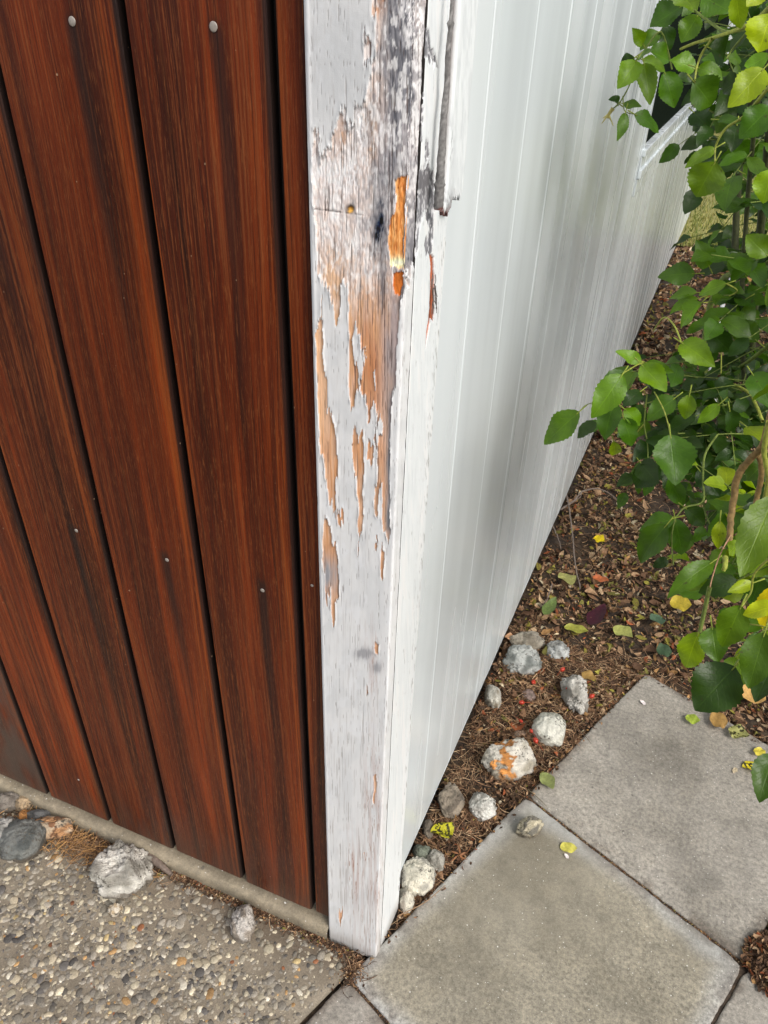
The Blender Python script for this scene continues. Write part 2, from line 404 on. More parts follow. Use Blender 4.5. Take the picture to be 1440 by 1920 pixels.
# sand and dirt filling the joints
def jq(a, b): q = PB + a * E1 + b * E2; return (q[0], q[1], -.0045)
tag(link('joint_sand', np_mesh('joint_sand', [jq(-1.62, .002), jq(-1.62, .998), jq(-.002, .998), jq(-.002, .002), jq(.538, .002), jq(.538, .498), jq(-.002, .498)], [np.array([[0, 3, 2, 1]]), np.array([[3, 4, 5, 6]])], smooth=False), MSO), 'dirt in the joints between the paving slabs', kind='structure')
# driveway of exposed aggregate, bounded by the slab line on the right, the curb behind
A0 = PB - .54 * E1                       # slab corner near the post
def line_x(y, off=0.0):                  # x of the slab line at y
    return A0[0] + (y - A0[1]) * E1[0] / E1[1] - off
ys = np.concatenate([[-30, -8, -3, -1.6], np.arange(-1.2, -.004, .012), [-.004]])
us = np.concatenate([np.linspace(0, 1, 14)[:-1] ** 1 * 0 + 0]) if False else None
V = []; cw = []
xs_frac = np.concatenate([[0, .0002, .0006], np.linspace(.002, .08, 130), [.12, .2, .5, 1]])
for y in ys:
    xr = min(line_x(y, .006), -.012 if y > -.06 else 9)
    xr = min(xr, -.040) if y > -.05 else xr
    for f_ in xs_frac:
        V.append((xr - f_ * 30, y, 0))
V = np.array(V); e = np.tile(xs_frac * 30, len(ys))
V[:, 2] = -.0035 + .0016 * (fbm(V[:, 0] * 60, V[:, 1] * 60, 5) - .5) - .006 * (1 - np.clip(e / .006, 0, 1))
n = fbm(V[:, 0] * 30, V[:, 1] * 30, 6)[:, None]; n2 = fbm(V[:, 0] * 4, V[:, 1] * 4, 7)[:, None]
c = lin((132, 122, 106)) * (.6 + .8 * n) * (.8 + .4 * n2)
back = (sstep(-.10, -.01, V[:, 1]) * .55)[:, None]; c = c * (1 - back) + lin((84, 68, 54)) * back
DV, DF, DC = [V], [grid_faces(len(ys), len(xs_frac))], [c]
cnt = 85000
px_ = rng.uniform(-1.5, .0, cnt); py_ = -rng.random(cnt) ** 1.15 * 1.05 - .012
ok = px_ < np.minimum(line_x(py_, .012), -.05); px_, py_ = px_[ok], py_[ok]
dens = fbm(px_ * 6, py_ * 6, 12); near = sstep(-.02, -.20, py_)
ok = rng.random(len(px_)) < (.4 + .6 * near) * (.55 + .8 * dens); px_, py_ = px_[ok], py_[ok]; K = len(px_)
ra = rng.lognormal(math.log(.0027), .56, K).clip(.0014, .0105); rb = ra * rng.uniform(.5, .95, K); h = np.minimum(ra * rng.uniform(.22, .45, K), .0030); an = rng.uniform(0, math.pi, K)
pal = np.array([lin(q) for q in [(205, 194, 168), (180, 168, 144), (150, 142, 126), (224, 216, 196), (122, 116, 106), (100, 96, 92), (186, 148, 100), (140, 92, 62), (160, 152, 138), (200, 178, 130)]])
pc = pal[rng.choice(len(pal), K, p=[.10, .14, .20, .03, .19, .07, .025, .008, .227, .01])] * rng.uniform(.55, 1.15, (K, 1))
ring = []; NR = 8
for rr, hh in ((1.0, -.15), (.92, .45), (.6, .86)):
    for k in range(NR): ring.append((rr * math.cos(2 * math.pi * k / NR), rr * math.sin(2 * math.pi * k / NR), hh))
ring.append((0, 0, 1.0)); ring = np.array(ring)
j = 1 + .22 * (rng.random((K, len(ring))) - .5)
lx = ring[None, :, 0] * ra[:, None] * j; ly = ring[None, :, 1] * rb[:, None] * j; lz = ring[None, :, 2] * h[:, None] * (.85 + .3 * rng.random((K, len(ring))))
ca, sa = np.cos(an)[:, None], np.sin(an)[:, None]
PV = np.stack([px_[:, None] + lx * ca - ly * sa, py_[:, None] + lx * sa + ly * ca, -.0042 + lz], -1)
fq = [[a * NR + k, a * NR + (k + 1) % NR, (a + 1) * NR + (k + 1) % NR, (a + 1) * NR + k] for a in range(2) for k in range(NR)]
ft = [[2 * NR + k, 2 * NR + (k + 1) % NR, 3 * NR] for k in range(NR)]
offs = len(V) + np.arange(K)[:, None, None] * len(ring)
FQ = (np.array(fq)[None] + offs).reshape(-1, 4); FT = (np.array(ft)[None] + offs).reshape(-1, 3)
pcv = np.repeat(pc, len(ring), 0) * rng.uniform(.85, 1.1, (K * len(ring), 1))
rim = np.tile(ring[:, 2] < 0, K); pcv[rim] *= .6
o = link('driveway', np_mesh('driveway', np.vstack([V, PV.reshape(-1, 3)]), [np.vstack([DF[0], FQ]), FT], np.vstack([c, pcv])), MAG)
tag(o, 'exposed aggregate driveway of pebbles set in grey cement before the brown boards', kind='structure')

# ------------------------------------------------------------------ brown board wall
BY = .012
bw = empty('board_wall', (-.5, BY, 0)); tag(bw, 'reddish brown stained vertical board wall with nail heads and dark gaps, left of the white post', 'wall')
def boards():
    V = []; Q = []; C = []
    rights = [-.030, -.136, -.2856, -.4445, -.6015, -.7615] + [-.7615 - .157 * k for k in range(1, 14)]
    rnd = [.2, .12, .38, .55, .85, .35, .4] + [random.random() for _ in range(20)]
    for i, xr in enumerate(rights):
        nxt = rights[i + 1] if i + 1 < len(rights) else xr - .157
        xl = nxt + .0085; zb = .042 + random.uniform(-.002, .002); zt = 2.5; th = .013; r = .007
        w_ = xr - xl
        out = [(xl, zt), (xl, zb + .003)]
        for a in np.linspace(math.pi, 1.5 * math.pi, 4): out.append((xl + .003 + .003 * math.cos(a), zb + .003 + .003 * math.sin(a)))
        for a in np.linspace(1.5 * math.pi, 2 * math.pi, 6): out.append((xr - r + r * math.cos(a), zb + r + r * math.sin(a)))
        out += [(xr, zt)]
        out = np.array(out); cxm, czm = (xl + xr) / 2, 1.2
        b0 = len(V); n_ = len(out)
        gray = .9 if i >= 5 else 0.0
        for lev, (ins, y, dk) in enumerate(((.0016, BY, 0), (.0008, BY + .0003, .0), (0, BY + .0016, .8), (0, BY + th, 1))):
            for (x, z) in out:
                x2 = x + (ins if x < cxm else -ins); z2 = z + (ins if z < 1 else 0)
                V.append((x2, y, z2)); C.append((rnd[i], (x2 - xl) / w_, dk, gray))
        for lev in range(3):
            for k in range(n_ - 1):
                a = b0 + lev * n_ + k; Q.append((a, a + 1, a + n_ + 1, a + n_))
        # front face: quads between left chain and right chain via triangle-ish strips
        Q.append(tuple(b0 + k for k in range(n_)))
    return V, Q, C
V, Q, C = boards()
me = bpy.data.meshes.new('boards'); me.from_pydata(V, [], Q); me.update()
a = me.color_attributes.new('Col', 'FLOAT_COLOR', 'POINT'); a.data.foreach_set('color', np.array(C, np.float32).ravel())
import bmesh
bm = bmesh.new(); bm.from_mesh(me); bmesh.ops.recalc_face_normals(bm, faces=bm.faces); bm.to_mesh(me); bm.free()
link('boards', me, MB, bw)
def box_mesh(name, x0, x1, y0, y1, z0, z1, bev=0.0):
    bm = bmesh.new(); bmesh.ops.create_cube(bm, size=1)
    for v in bm.verts: v.co = Vector(((x0 + x1) / 2 + v.co.x * (x1 - x0), (y0 + y1) / 2 + v.co.y * (y1 - y0), (z0 + z1) / 2 + v.co.z * (z1 - z0)))
    if bev: bmesh.ops.bevel(bm, geom=bm.edges[:], offset=bev, segments=2, affect='EDGES', profile=.6)
    me = bpy.data.meshes.new(name); bm.to_mesh(me); bm.free(); return me
link('backing', box_mesh('backing', -3.0, -.03, BY + .0140, BY + .10, .05, 2.5), MDARK, bw)
# foundation curb as displaced profile
xs = np.concatenate([[-3.0, -2], np.arange(-1.3, -.0965, .006), [-.0965]])
prof = [(-.0075, -.03), (-.0070, .010), (-.0060, .020), (-.0030, .0265), (.0015, .029), (.012, .0305), (.034, .031), (.09, .031)]
V = []; C = []
for x in xs:
    for k, (y, z) in enumerate(prof):
        n = fbm(np.array([x * 25.]), np.array([k * .7]), 31)[0]; n2 = vn(np.array([x * 120.]), np.array([k * 1.3]), 32)[0]
        V.append((x, y + .004 * (n - .5) + .0012 * (n2 - .5), z + .003 * (n - .5)))
        dirt = (1 - min(1, max(0, (z + .002) / .02))) * .7 * n + (.35 if z > .03 else 0)
        cc = lin((158, 148, 129)) * (.85 + .3 * n2) * (1 - dirt) + lin((80, 68, 54)) * dirt
        C.append((*cc, .3))
link('foundation', np_mesh('foundation', V, grid_faces(len(xs), len(prof)), C), MCURB, bw)
def dome(name, loc, r, h, axis, mat, parent):
    bm = bmesh.new(); bmesh.ops.create_uvsphere(bm, u_segments=14, v_segments=8, radius=1)
    q = Vector(axis).to_track_quat('Z', 'Y').to_matrix()
    for v in bm.verts: v.co = q @ Vector((v.co.x * r, v.co.y * r, v.co.z * h))
    for v in bm.verts: v.co += Vector(loc)
    for f in bm.faces: f.smooth = True
    me = bpy.data.meshes.new(name); bm.to_mesh(me); bm.free(); return link(name, me, mat, parent)
def front_at(px, py, y):
    d = ray(px, py); return CAM + d * ((y - CAM[1]) / d[1])
for (px, py, s) in [(135, 40, .0048), (400, 50, .0048), (143, 995, .0036), (313, 1050, .0036), (492, 1107, .0036), (147, 1462, .003), (585, 1098, .0025)]:
    p = front_at(px, py, BY - .0005); dome('nail_head', p, s * .86, .0008, (0, -1, 0), MNAIL, bw)

# ------------------------------------------------------------------ white siding wall with window
sw = empty('siding_wall', tuple(wallp(.9, 0, SIDE_OFF))); tag(sw, 'white glossy painted vertical board siding wall receding behind the corner post', 'wall')
def siding():
    ts = [.0]; edges = [.261 + .1855 * k for k in range(-1, 37)]
    edges = [e_ for e_ in edges if e_ > .07 and e_ < 6.85]
    T = np.unique(np.concatenate([np.arange(0.02, 1.8, .004), np.arange(1.8, 6.9, .01)] + [np.array([e_ - .0045, e_ - .0022, e_ - .0012, e_, e_ + .0012, e_ + .0022, e_ + .0045]) for e_ in edges]))
    off = np.zeros(len(T)) + SIDE_OFF
    off += .0022 * (fbm(T * 7, T * 0, 50) - .5) + .0001 * (fbm(T * 30, T * 0, 51) - .5)
    for k, e_ in enumerate(edges):
        d = np.abs(T - e_); off -= .0009 * np.clip(1 - d / .0028, 0, 1)
        off += .0002 * np.exp(-((d - .005) / .0025) ** 2)
        off += np.where((T > e_) & (T < e_ + .1855), (random.random() - .5) * .0012, 0)
    return T, off
T, OFF = siding()
WT0, WT1, WZ0, WZ1 = 1.90, 5.60, 1.115, 2.15
def sheet(t0, t1, z0, z1, nz):
    m_ = (T >= t0 - 1e-6) & (T <= t1 + 1e-6); tt = T[m_]; oo = OFF[m_]
    if abs(tt[0] - t0) > 1e-4: tt = np.r_[t0, tt]; oo = np.r_[oo[0], oo]
    if abs(tt[-1] - t1) > 1e-4: tt = np.r_[tt, t1]; oo = np.r_[oo, oo[-1]]
    zz = np.linspace(z0, z1, nz); TT, ZZ = np.meshgrid(tt, zz, indexing='ij')
    O = oo[:, None] + .0012 * (fbm(TT * 12, ZZ * 1.6, 60) - .5)
    P = TX[None, None] * TT[..., None] + NX[None, None] * O[..., None]; P[..., 2] += ZZ
    return P.reshape(-1, 3), grid_faces(len(tt), nz)
VV = []; FF = []; n0 = 0
for (a_, b_, z0, z1, nz) in ((.02, WT0, .022, 2.5, 60), (WT0, WT1, .022, WZ0, 30), (WT0, WT1, WZ1, 2.5, 8), (WT1, 6.9, .022, 2.5, 40)):
    v_, f_ = sheet(a_, b_, z0, z1, nz); VV.append(v_); FF.append(f_ + n0); n0 += len(v_)
# underside lip and wall body
for (t0, t1, z0, z1, oa, ob) in ((.02, 6.9, .022, 2.5, -.06, -.06),):
    q = [wallp(.02, .022, SIDE_OFF + .0), wallp(6.9, .022, SIDE_OFF), wallp(6.9, .022, -.06), wallp(.02, .022, -.06),
         wallp(6.9, 2.5, SIDE_OFF), wallp(6.9, 2.5, -.06), wallp(.02, 2.5, SIDE_OFF), wallp(.02, 2.5, -.06)]
    VV.append(np.array(q)); FF.append(np.array([[0, 3, 2, 1], [1, 2, 5, 4], [4, 5, 7, 6]]) + n0); n0 += 8
me = np_mesh('siding', np.vstack(VV), np.vstack(FF))
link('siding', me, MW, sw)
def wbox(t0, t1, o0, o1, z0, z1, bev=.0, name='x'):
    me = box_mesh(name, o0, o1, t0, t1, z0, z1, bev)
    for v in me.vertices:
        p = wallp(v.co.y, v.co.z, v.co.x); v.co = Vector(p)
    return me
def joinm(name, ms):
    bm = bmesh.new()
    for m_ in ms: bm.from_mesh(m_)
    me = bpy.data.meshes.new(name); bm.to_mesh(me); bm.free(); return me
win = empty('window', tuple(wallp(WT0, WZ0, 0))); win.parent = sw; win.matrix_parent_inverse = Matrix.Translation(-Vector(sw.location))
S = SIDE_OFF
def wl(name, me, mat):
    o = bpy.data.objects.new(name, me); COL.objects.link(o); me.materials.append(mat); o.parent = win
    o.matrix_parent_inverse = Matrix.Translation(-Vector(wallp(WT0, WZ0, 0)))
    return o
wl('frame', joinm('frame', [wbox(WT0 + .001, WT0 + .03, S - .03, S + .003, WZ0, WZ1), wbox(WT1 - .03, WT1 - .001, S - .03, S + .003, WZ0, WZ1),
                            wbox(WT0 + .031, WT1 - .031, S - .03, S + .003, WZ1 - .03, WZ1)]), MW)
wl('sill', joinm('sill', [wbox(WT0 - .004, WT1 + .03, S - .010, S + .013, WZ0 - .020, WZ0, .003),
                          wbox(WT0 - .004, WT1 + .03, S + .0005, S + .005, WZ0 - .055, WZ0 - .0205, .002),
                          wbox(WT0 - .006, WT1 + .03, S + .0005, S + .012, WZ0 - .082, WZ0 - .0555, .004),
                          wbox(WT0 - .006, WT1 + .03, S + .0005, S + .004, WZ0 - .130, WZ0 - .0825, .0015)]), MW)
wl('pane', wbox(WT0 + .0305, WT1 - .0305, S - .012, S - .008, WZ0 + .0005, WZ1 - .0305), MDARKOPEN)  # flat sheet whose dark colour stands in for the shaded opening
link('footing', joinm('footing', [wbox(.02, 6.88, -.075, -.035, -.05, .0215)]), MDARK, sw)

# ------------------------------------------------------------------ corner post: peeling paint traced as a relief
def zz(ox, oy, s, pts): return np.array([(ox + x / s, oy + y / s) for x, y in pts])
ZA = (540, 0, 4.0); ZB = (540, 480, 3.69); ZC = (540, 960, 3.69); ZD = (540, 1440, 4.0)
POLY_WOOD = [   # bare wood on the front face
    np.vstack([zz(*ZA, [(625, -400), (625, 90), (668, 100), (662, 250), (655, 440), (625, 560), (600, 650), (585, 730), (545, 790), (500, 795), (490, 935), (440, 935),
        (432, 825), (405, 840), (372, 890), (355, 965), (330, 1000), (325, 1100), (300, 1110), (240, 1190), (228, 1130), (235, 1030), (205, 960), (188, 1030),
        (185, 1300), (190, 1560), (215, 1750), (215, 1920)]),
        zz(*ZB, [(200, 150), (240, 175), (290, 260), (325, 400), (330, 460), (355, 445), (362, 200), (385, 180), (415, 200), (422, 480), (425, 640), (418, 850), (440, 1110),
        (455, 1040), (478, 930), (520, 940), (545, 1020), (550, 1175), (562, 1140), (590, 1020), (620, 1090), (612, 1220), (640, 1100), (660, 1180), (655, 1250), (625, 1250),
        (615, 1420), (620, 1560), (595, 1620), (600, 1760), (612, 1800), (636, 1600), (655, 1600), (650, 1880), (690, 1960), (900, 1960), (900, 100)]),
        zz(*ZA, [(1200, 1900), (1200, -400)])]),
    zz(*ZA, [(575, 200), (580, 290), (620, 300), (625, 470), (565, 468), (568, 400)]),
    zz(*ZB, [(190, 510), (240, 465), (245, 600), (235, 700), (250, 780), (268, 900), (270, 1020), (262, 1085), (300, 1070), (312, 1180), (330, 1300), (342, 1380), (350, 1500),
        (340, 1560), (322, 1550), (332, 1800), (320, 1790), (300, 1700), (270, 1640), (265, 1560), (245, 1420), (220, 1300), (215, 1150), (205, 950), (200, 800)]),
    zz(*ZB, [(340, 1770), (385, 1780), (380, 1870), (345, 1850)]),
    zz(*ZB, [(455, 1180), (472, 1200), (490, 1290), (512, 1190), (520, 1300), (527, 1500), (515, 1700), (518, 1800), (500, 1900), (482, 1900), (490, 1760), (465, 1550), (440, 1340), (450, 1250)]),
    zz(*ZB, [(550, 1290), (590, 1275), (602, 1200), (610, 1290), (580, 1420), (545, 1400)]),
    zz(*ZB, [(228, 250), (236, 250), (232, 470), (226, 470)]),
    zz(*ZC, [(245, 80), (268, 50), (292, 80), (305, 200), (330, 250), (345, 330), (350, 560), (345, 620), (330, 600), (325, 700), (320, 795), (300, 740), (298, 560), (270, 560), (275, 700), (262, 640), (250, 480), (240, 380), (235, 200)]),
    zz(*ZC, [(480, 240), (490, 235), (488, 290), (478, 290)]), zz(*ZC, [(600, 240), (615, 245), (610, 300), (600, 290)]),
    zz(*ZC, [(645, 240), (665, 260), (660, 350), (650, 450), (640, 430), (645, 340)]),
    zz(*ZC, [(612, 185), (622, 190), (618, 220), (610, 215)]), zz(*ZC, [(600, 885), (630, 900), (622, 985), (600, 980)]),
    zz(*ZC, [(540, 1180), (552, 1200), (550, 1290), (540, 1270)]),
    zz(*ZC, [(485, 60), (500, 80), (498, 160), (482, 165)]),
    zz(*ZD, [(385, 1040), (412, 1060), (410, 1140), (385, 1155), (380, 1100)]), zz(*ZD, [(565, 645), (580, 645), (578, 668), (565, 665)]),
    zz(*ZD, [(645, 60), (665, 60), (660, 200), (640, 270), (630, 230), (645, 150)]),
]
POLY_PAINT = [  # islands of paint left inside the bare wood
    zz(*ZB, [(465, 430), (485, 530), (500, 560), (515, 655), (545, 660), (525, 740), (510, 800), (500, 920), (490, 900), (485, 820), (462, 760), (447, 610), (440, 590)]),
    zz(*ZB, [(590, 815), (602, 820), (602, 920), (592, 925)]),
    zz(*ZB, [(790, 105), (830, 100), (850, 190), (812, 190), (780, 300), (765, 400), (752, 620), (745, 900), (742, 1000), (900, 1000), (900, 60), (860, 60), (855, 130)]),
    zz(*ZB, [(718, 1000), (705, 1200), (700, 1500), (705, 1960), (900, 1960), (900, 900), (742, 900)]),
    zz(*ZB, [(590, 1290), (600, 1300), (606, 1420), (590, 1420)]),
]
P_ORANGE = [zz(*ZA, [(795, 1355), (850, 1330), (908, 1322), (905, 1385), (875, 1480), (885, 1600), (900, 1800), (895, 1920)] ),]
P_ORANGE = [np.vstack([zz(*ZA, [(795, 1355), (850, 1330), (908, 1322), (905, 1385), (875, 1480), (885, 1640), (895, 1800)]), zz(*ZB, [(822, 60), (800, 85), (745, 88), (705, 70), (700, 10)]), zz(*ZA, [(745, 1800), (760, 1640), (800, 1590), (810, 1480)])]),
            zz(*ZB, [(722, 120), (795, 112), (792, 200), (768, 278), (735, 268), (720, 200)])]
def inside(P, x, y):
    r = np.zeros(x.shape, bool); x1, y1 = P[-1]
    for x2, y2 in P:
        if y1 != y2:
            c_ = (y2 > y) != (y1 > y); xi = (x1 - x2) * (y - y2) / (y1 - y2) + x2
            r ^= c_ & (x < xi)
        x1, y1 = x2, y2
    return r
def blob(x, y, cx_, cy_, rx, ry, k=1.0, n=None):
    d = ((x - cx_) / rx) ** 2 + ((y - cy_) / ry) ** 2
    if n is not None: d = d + (n - .5) * 1.6
    return np.clip(np.exp(-np.maximum(d, 0)), 0, 1) * k
def lerp(c, q, f): return c * (1 - f[..., None]) + np.asarray(lin(q)) * f[..., None]
KP = 1.12
def paint_front(s, z, px, py):
    """colour, wood mask, depth (m, inwards) of the front board; px/py = where the spot appears in the photo"""
    jx = 2.6 * (vn(px / 2.5, py / 14, 1) - .5) + 2.0 * (vn(px / 6, py / 30, 2) - .5)
    jy = 26 * (vn(px / 2.1, py / 60, 3) - .5) + 10 * (vn(px / 1.1, py / 20, 4) - .5)
    qx, qy = px + jx, py + jy
    wood = np.zeros(px.shape, bool)
    for P in POLY_WOOD: wood |= inside(P, qx, qy)
    for P in POLY_PAINT: wood &= ~inside(P, qx, qy)
    orange = np.zeros(px.shape, bool)
    ox, oy = px + 2.4 * (vn(px / 4, py / 6, 5) - .5), py + 6 * (vn(px / 3, py / 9, 6) - .5)
    for P in P_ORANGE: orange |= inside(P, ox, oy)
    n1 = fbm(px / 9, py / 60, 8); n2 = fbm(px / 3, py / 70, 9); n3 = fbm(px / 14, py / 22, 10); nf = fbm(px / 2.2, py / 9, 11); n5 = fbm(px / 26, py / 40, 13)
    # wood
    c = np.zeros(px.shape + (3,)) + lin((222, 210, 204))
    up = 1 - sstep(500, 620, py)
    c = lerp(c, (214, 176, 142), sstep(.45, .62, n1) * (.22 + .72 * (1 - up)))
    c = lerp(c, (232, 228, 226), sstep(.5, .66, n5) * up * .8)
    c = lerp(c, (208, 158, 112), sstep(420, 560, py) * .6)
    c = lerp(c, (184, 124, 82), blob(px, py, 692, 690, 34, 110, 1.0, n1))
    c = lerp(c, (196, 138, 94), sstep(740, 860, py) * .7); c = lerp(c, (216, 180, 150), sstep(740, 860, py) * sstep(.45, .6, n2) * .6)
    c = lerp(c, (222, 178, 140), blob(px, py, 600, 700, 14, 130, .9, n1))
    c = lerp(c, (214, 172, 132), blob(px, py, 615, 520, 40, 60, .8, n1))
    c = lerp(c, (188, 146, 104), blob(px, py, 705, 245, 22, 75, 1.1, n1))
    c = lerp(c, (196, 150, 112), blob(px, py, 640, 250, 16, 50, .9, n1))
    c = lerp(c, (205, 152, 112), blob(px, py, 708, 8, 16, 26, 1.2, n1))
    c = lerp(c, (218, 186, 168), blob(px, py, 688, 95, 10, 36, 1.2))
    c = lerp(c, (146, 112, 78), blob(px, py, 702, 215, 8, 34, .9, n2))
    # pink-grey right column
    c = lerp(c, (178, 156, 148), blob(px, py, 738, 660, 22, 150, 1.25, n1))
    c = lerp(c, (150, 140, 138), blob(px, py, 733, 860, 9, 190, 1.2, n1))
    c = lerp(c, (138, 136, 138), blob(px, py, 732, 975, 8, 34, 1.3, n1))
    c = lerp(c, (160, 150, 148), blob(px, py, 616, 1075, 16, 34, 1.2, n1))
    # silver grey and charcoal
    c = lerp(c, (186, 180, 180), sstep(744, 760, px) * up * .85)
    c = lerp(c, (128, 124, 128), sstep(744, 760, px) * up * sstep(.48, .62, n1) * .8)
    c = lerp(c, (196, 184, 180), up * sstep(.42, .6, n3) * .55)
    c = lerp(c, (176, 168, 168), blob(px, py, 728, 250, 26, 140, 1.2, n1))
    g = np.maximum(blob(px, py, 752, 70, 26, 190, 1.5, n1), blob(px, py, 768, 140, 22, 120, 1.3, n1))
    c = lerp(c, (118, 118, 124), np.clip(g, 0, 1))
    c = lerp(c, (70, 72, 80), sstep(.40, .62, n2) * np.clip(g, 0, 1) * .9)
    smg = sstep(.50, .62, fbm(px / 10, py / 26, 27)) * up * sstep(600, 700, px) * sstep(60, 150, py + (px - 600))
    c = lerp(c, (126, 126, 132), smg * .55)
    c = lerp(c, (238, 237, 236), sstep(.52, .62, fbm(px / 7, py / 20, 28)) * up * .55)
    c = lerp(c, (78, 80, 90), blob(px, py, 713, 425, 17, 60, 1.5, n3))
    c = lerp(c, (92, 92, 98), blob(px, py, 775, 470, 12, 34, 1.2, nf))
    c = lerp(c, (104, 106, 112), blob(px, py, 735, 330, 40, 40, .6, n3))
    c = lerp(c, (120, 118, 122), blob(px, py, 782, 430, 22, 60, 1.0, n1))
    c = lerp(c, (96, 92, 96), blob(px, py, 752, 545, 8, 36, .9, n3))
    c = lerp(c, (110, 104, 106), blob(px, py, 716, 540, 5, 60, .9, n2))
    # torn pale fibres
    wh = sstep(.44, .56, nf) * (blob(px, py, 640, 330, 50, 46, 1.1) + blob(px, py, 672, 230, 18, 60, 1.1) + blob(px, py, 758, 380, 34, 50, .9) + blob(px, py, 785, 60, 22, 60, 1.0)
        + blob(px, py, 770, 20, 26, 30, .9) + blob(px, py, 660, 470, 60, 40, .6) + blob(px, py, 780, 260, 20, 60, .6))
    c = lerp(c, (232, 230, 230), np.clip(wh, 0, 1) * .9)
    # dark checks along the grain
    ck = sstep(.71, .78, fbm(px / 1.9, py / 95, 12, 2)); c = lerp(c, (84, 66, 58), ck * .7)
    crackx = 676 - (py - 380) * .01
    for (xa, ya, xb, yb, wd) in ((722, 480, 716, 590, 1.3), (676, 495, 668, 640, .9), (745, 350, 740, 520, .8), (687, 110, 683, 260, 1.0), (724, 190, 720, 330, 1.1), (610, 290, 610, 395, .7), (640, 250, 640, 395, .7), (728, 560, 722, 980, .8)):
        f = np.clip((py - ya) / (yb - ya), 0, 1); d = np.abs(px - (xa + (xb - xa) * f) - 1.2 * (vn(py / 12, py * 0, 14) - .5)); m_ = (py > ya) & (py < yb)
        c = lerp(c, (54, 46, 46), np.where(m_, np.clip(1 - d / wd, 0, 1), 0) * .85)
    # transverse saw kerf at y~392..410
    yk = 392 + (px - 588) * .115; kerf = np.clip(1 - np.abs(py - yk - 1.0 * (vn(px / 5, px * 0, 15) - .5)) / 1.0, 0, 1) * (px > 586) * (px < 728)
    c = lerp(c, (66, 58, 56), kerf * .8)
    oc = np.zeros_like(c) + lin((208, 134, 66)); oc = lerp(oc, (230, 172, 108), sstep(.45, .65, fbm(px / 3, py / 22, 16))); oc = lerp(oc, (176, 88, 26), sstep(.6, .72, fbm(px / 2.2, py / 14, 17)) * .7)
    oc = lerp(oc, (244, 226, 178), blob(px, py, 743, 494, 22, 10, 1.5)); oc = lerp(oc, (204, 112, 40), sstep(506, 512, py))
    c[orange] = oc[orange]
    # nail hole with amber resin
    dn = np.hypot((px - 656), (py - 392)); c = lerp(c, (52, 38, 24), np.clip(1.6 - dn / 7.5, 0, 1)); c = lerp(c, (226, 172, 78), np.clip(1.5 - np.hypot(px - 656, py - 395) / 5.0, 0, 1) * sstep(.35, .6, vn(px / 3, py / 3, 18)))
    wcol = c
    # paint
    p = np.zeros_like(c) + lin((219, 220, 220)); p = lerp(p, (208, 210, 211), sstep(.4, .7, n5) * .8); p = lerp(p, (222, 224, 226), sstep(.55, .75, n3) * .6)
    p = lerp(p, (192, 195, 197), blob(px, py, 640, 120, 60, 110, .7, n5))
    hair = np.maximum(sstep(.78, .84, fbm(px / 1.3, py / 24, 19, 2)), sstep(.80, .85, fbm(px / 1.2, py / 80, 25, 2)) * .8); p = lerp(p, (124, 116, 112), hair * .6)
    hs = sstep(.66, .78, fbm(px / 1.8, py / 42, 20, 2)) * (.35 + .65 * sstep(1150, 1500, py)); p = lerp(p, (158, 150, 146), hs * .55)
    pk = np.maximum.reduce([blob(px, py, 665, 1640, 14, 62, 1.1, n1), blob(px, py, 700, 1560, 14, 160, 1.0, n1), blob(px, py, 700, 1240, 14, 60, .5, n1), blob(px, py, 690, 1740, 30, 60, .5, n1)])
    worn = pk * sstep(.38, .60, n2); p = lerp(p, (186, 170, 166), worn * .9)
    chip = pk * sstep(.66, .74, fbm(px / 2.0, py / 18, 22)); p = lerp(p, (150, 112, 92), chip)
    gsm = np.maximum(blob(px, py, 682, 1225, 16, 10, 1.3, nf), blob(px, py, 707, 1252, 8, 9, 1.3, nf)); p = lerp(p, (150, 150, 154), np.clip(gsm, 0, 1) * .9)
    p = lerp(p, (176, 176, 178), blob(px, py, 616, 1085, 20, 30, .6, nf))
    # bright caulked left rim
    rimx = 590 + (py - 500) * .024
    p = lerp(p, (226, 229, 231), (1 - sstep(-4, 2, px - rimx)) * .7 * sstep(0, 60, py + 60))
    # dirt at the foot
    p = lerp(p, (150, 140, 128), (1 - sstep(.0, .05, z + .02 * (n3 - .5))) * .45)
    f = wood[..., None]
    col_ = np.where(f, wcol, p)
    # dark lip where the film ends
    depth = np.where(wood, .0012, 0.0)
    rot = np.clip(blob(px, py, 770, 150, 34, 230, 1.2) + blob(px, py, 770, 430, 26, 90, .8), 0, 1)
    corner = np.exp(-((s - .002) / .011) ** 2)
    depth = depth + wood * (.0006 * (n2 - .5) + .0010 * (nf - .5) * (.4 + up)) + wood * rot * .0028 * corner * (.5 + n3) + wood * rot * .0012 * (n1 - .3)
    depth = depth + orange * .0014 + np.where(wood, kerf * .0008 + ck * .0006, 0) + np.clip(1 - dn / 7, 0, 1) * .003
    depth = depth + (~wood) * (hair * .00035 + .0003 * (n3 - .5)) - .0004 * (1 - sstep(-2, 3, px - rimx)) 
    # the film curls up along its broken edge
    bl = wood.astype(float)
    for _ in range(2):
        bl = (np.roll(bl, 2, 0) + np.roll(bl, -2, 0) + bl) / 3; bl = (np.roll(bl, 2, 1) + np.roll(bl, -2, 1) + bl) / 3
    lip = (~wood) * np.clip(bl * 2.2, 0, 1) * sstep(.35, .7, vn(px / 5, py / 16, 26)); depth = depth - lip * .0013
    m_out = s < -.0955
    col_ = np.where(m_out[..., None], lin((205, 208, 210)), col_)
    depth = np.where(m_out, 0, depth); al = np.where(wood & ~m_out, 1.0, worn * .5)
    al = np.where(orange, .85, al)
    return np.clip(col_ * KP, 0, .88), al, depth
TH = .0215; WF = .0955
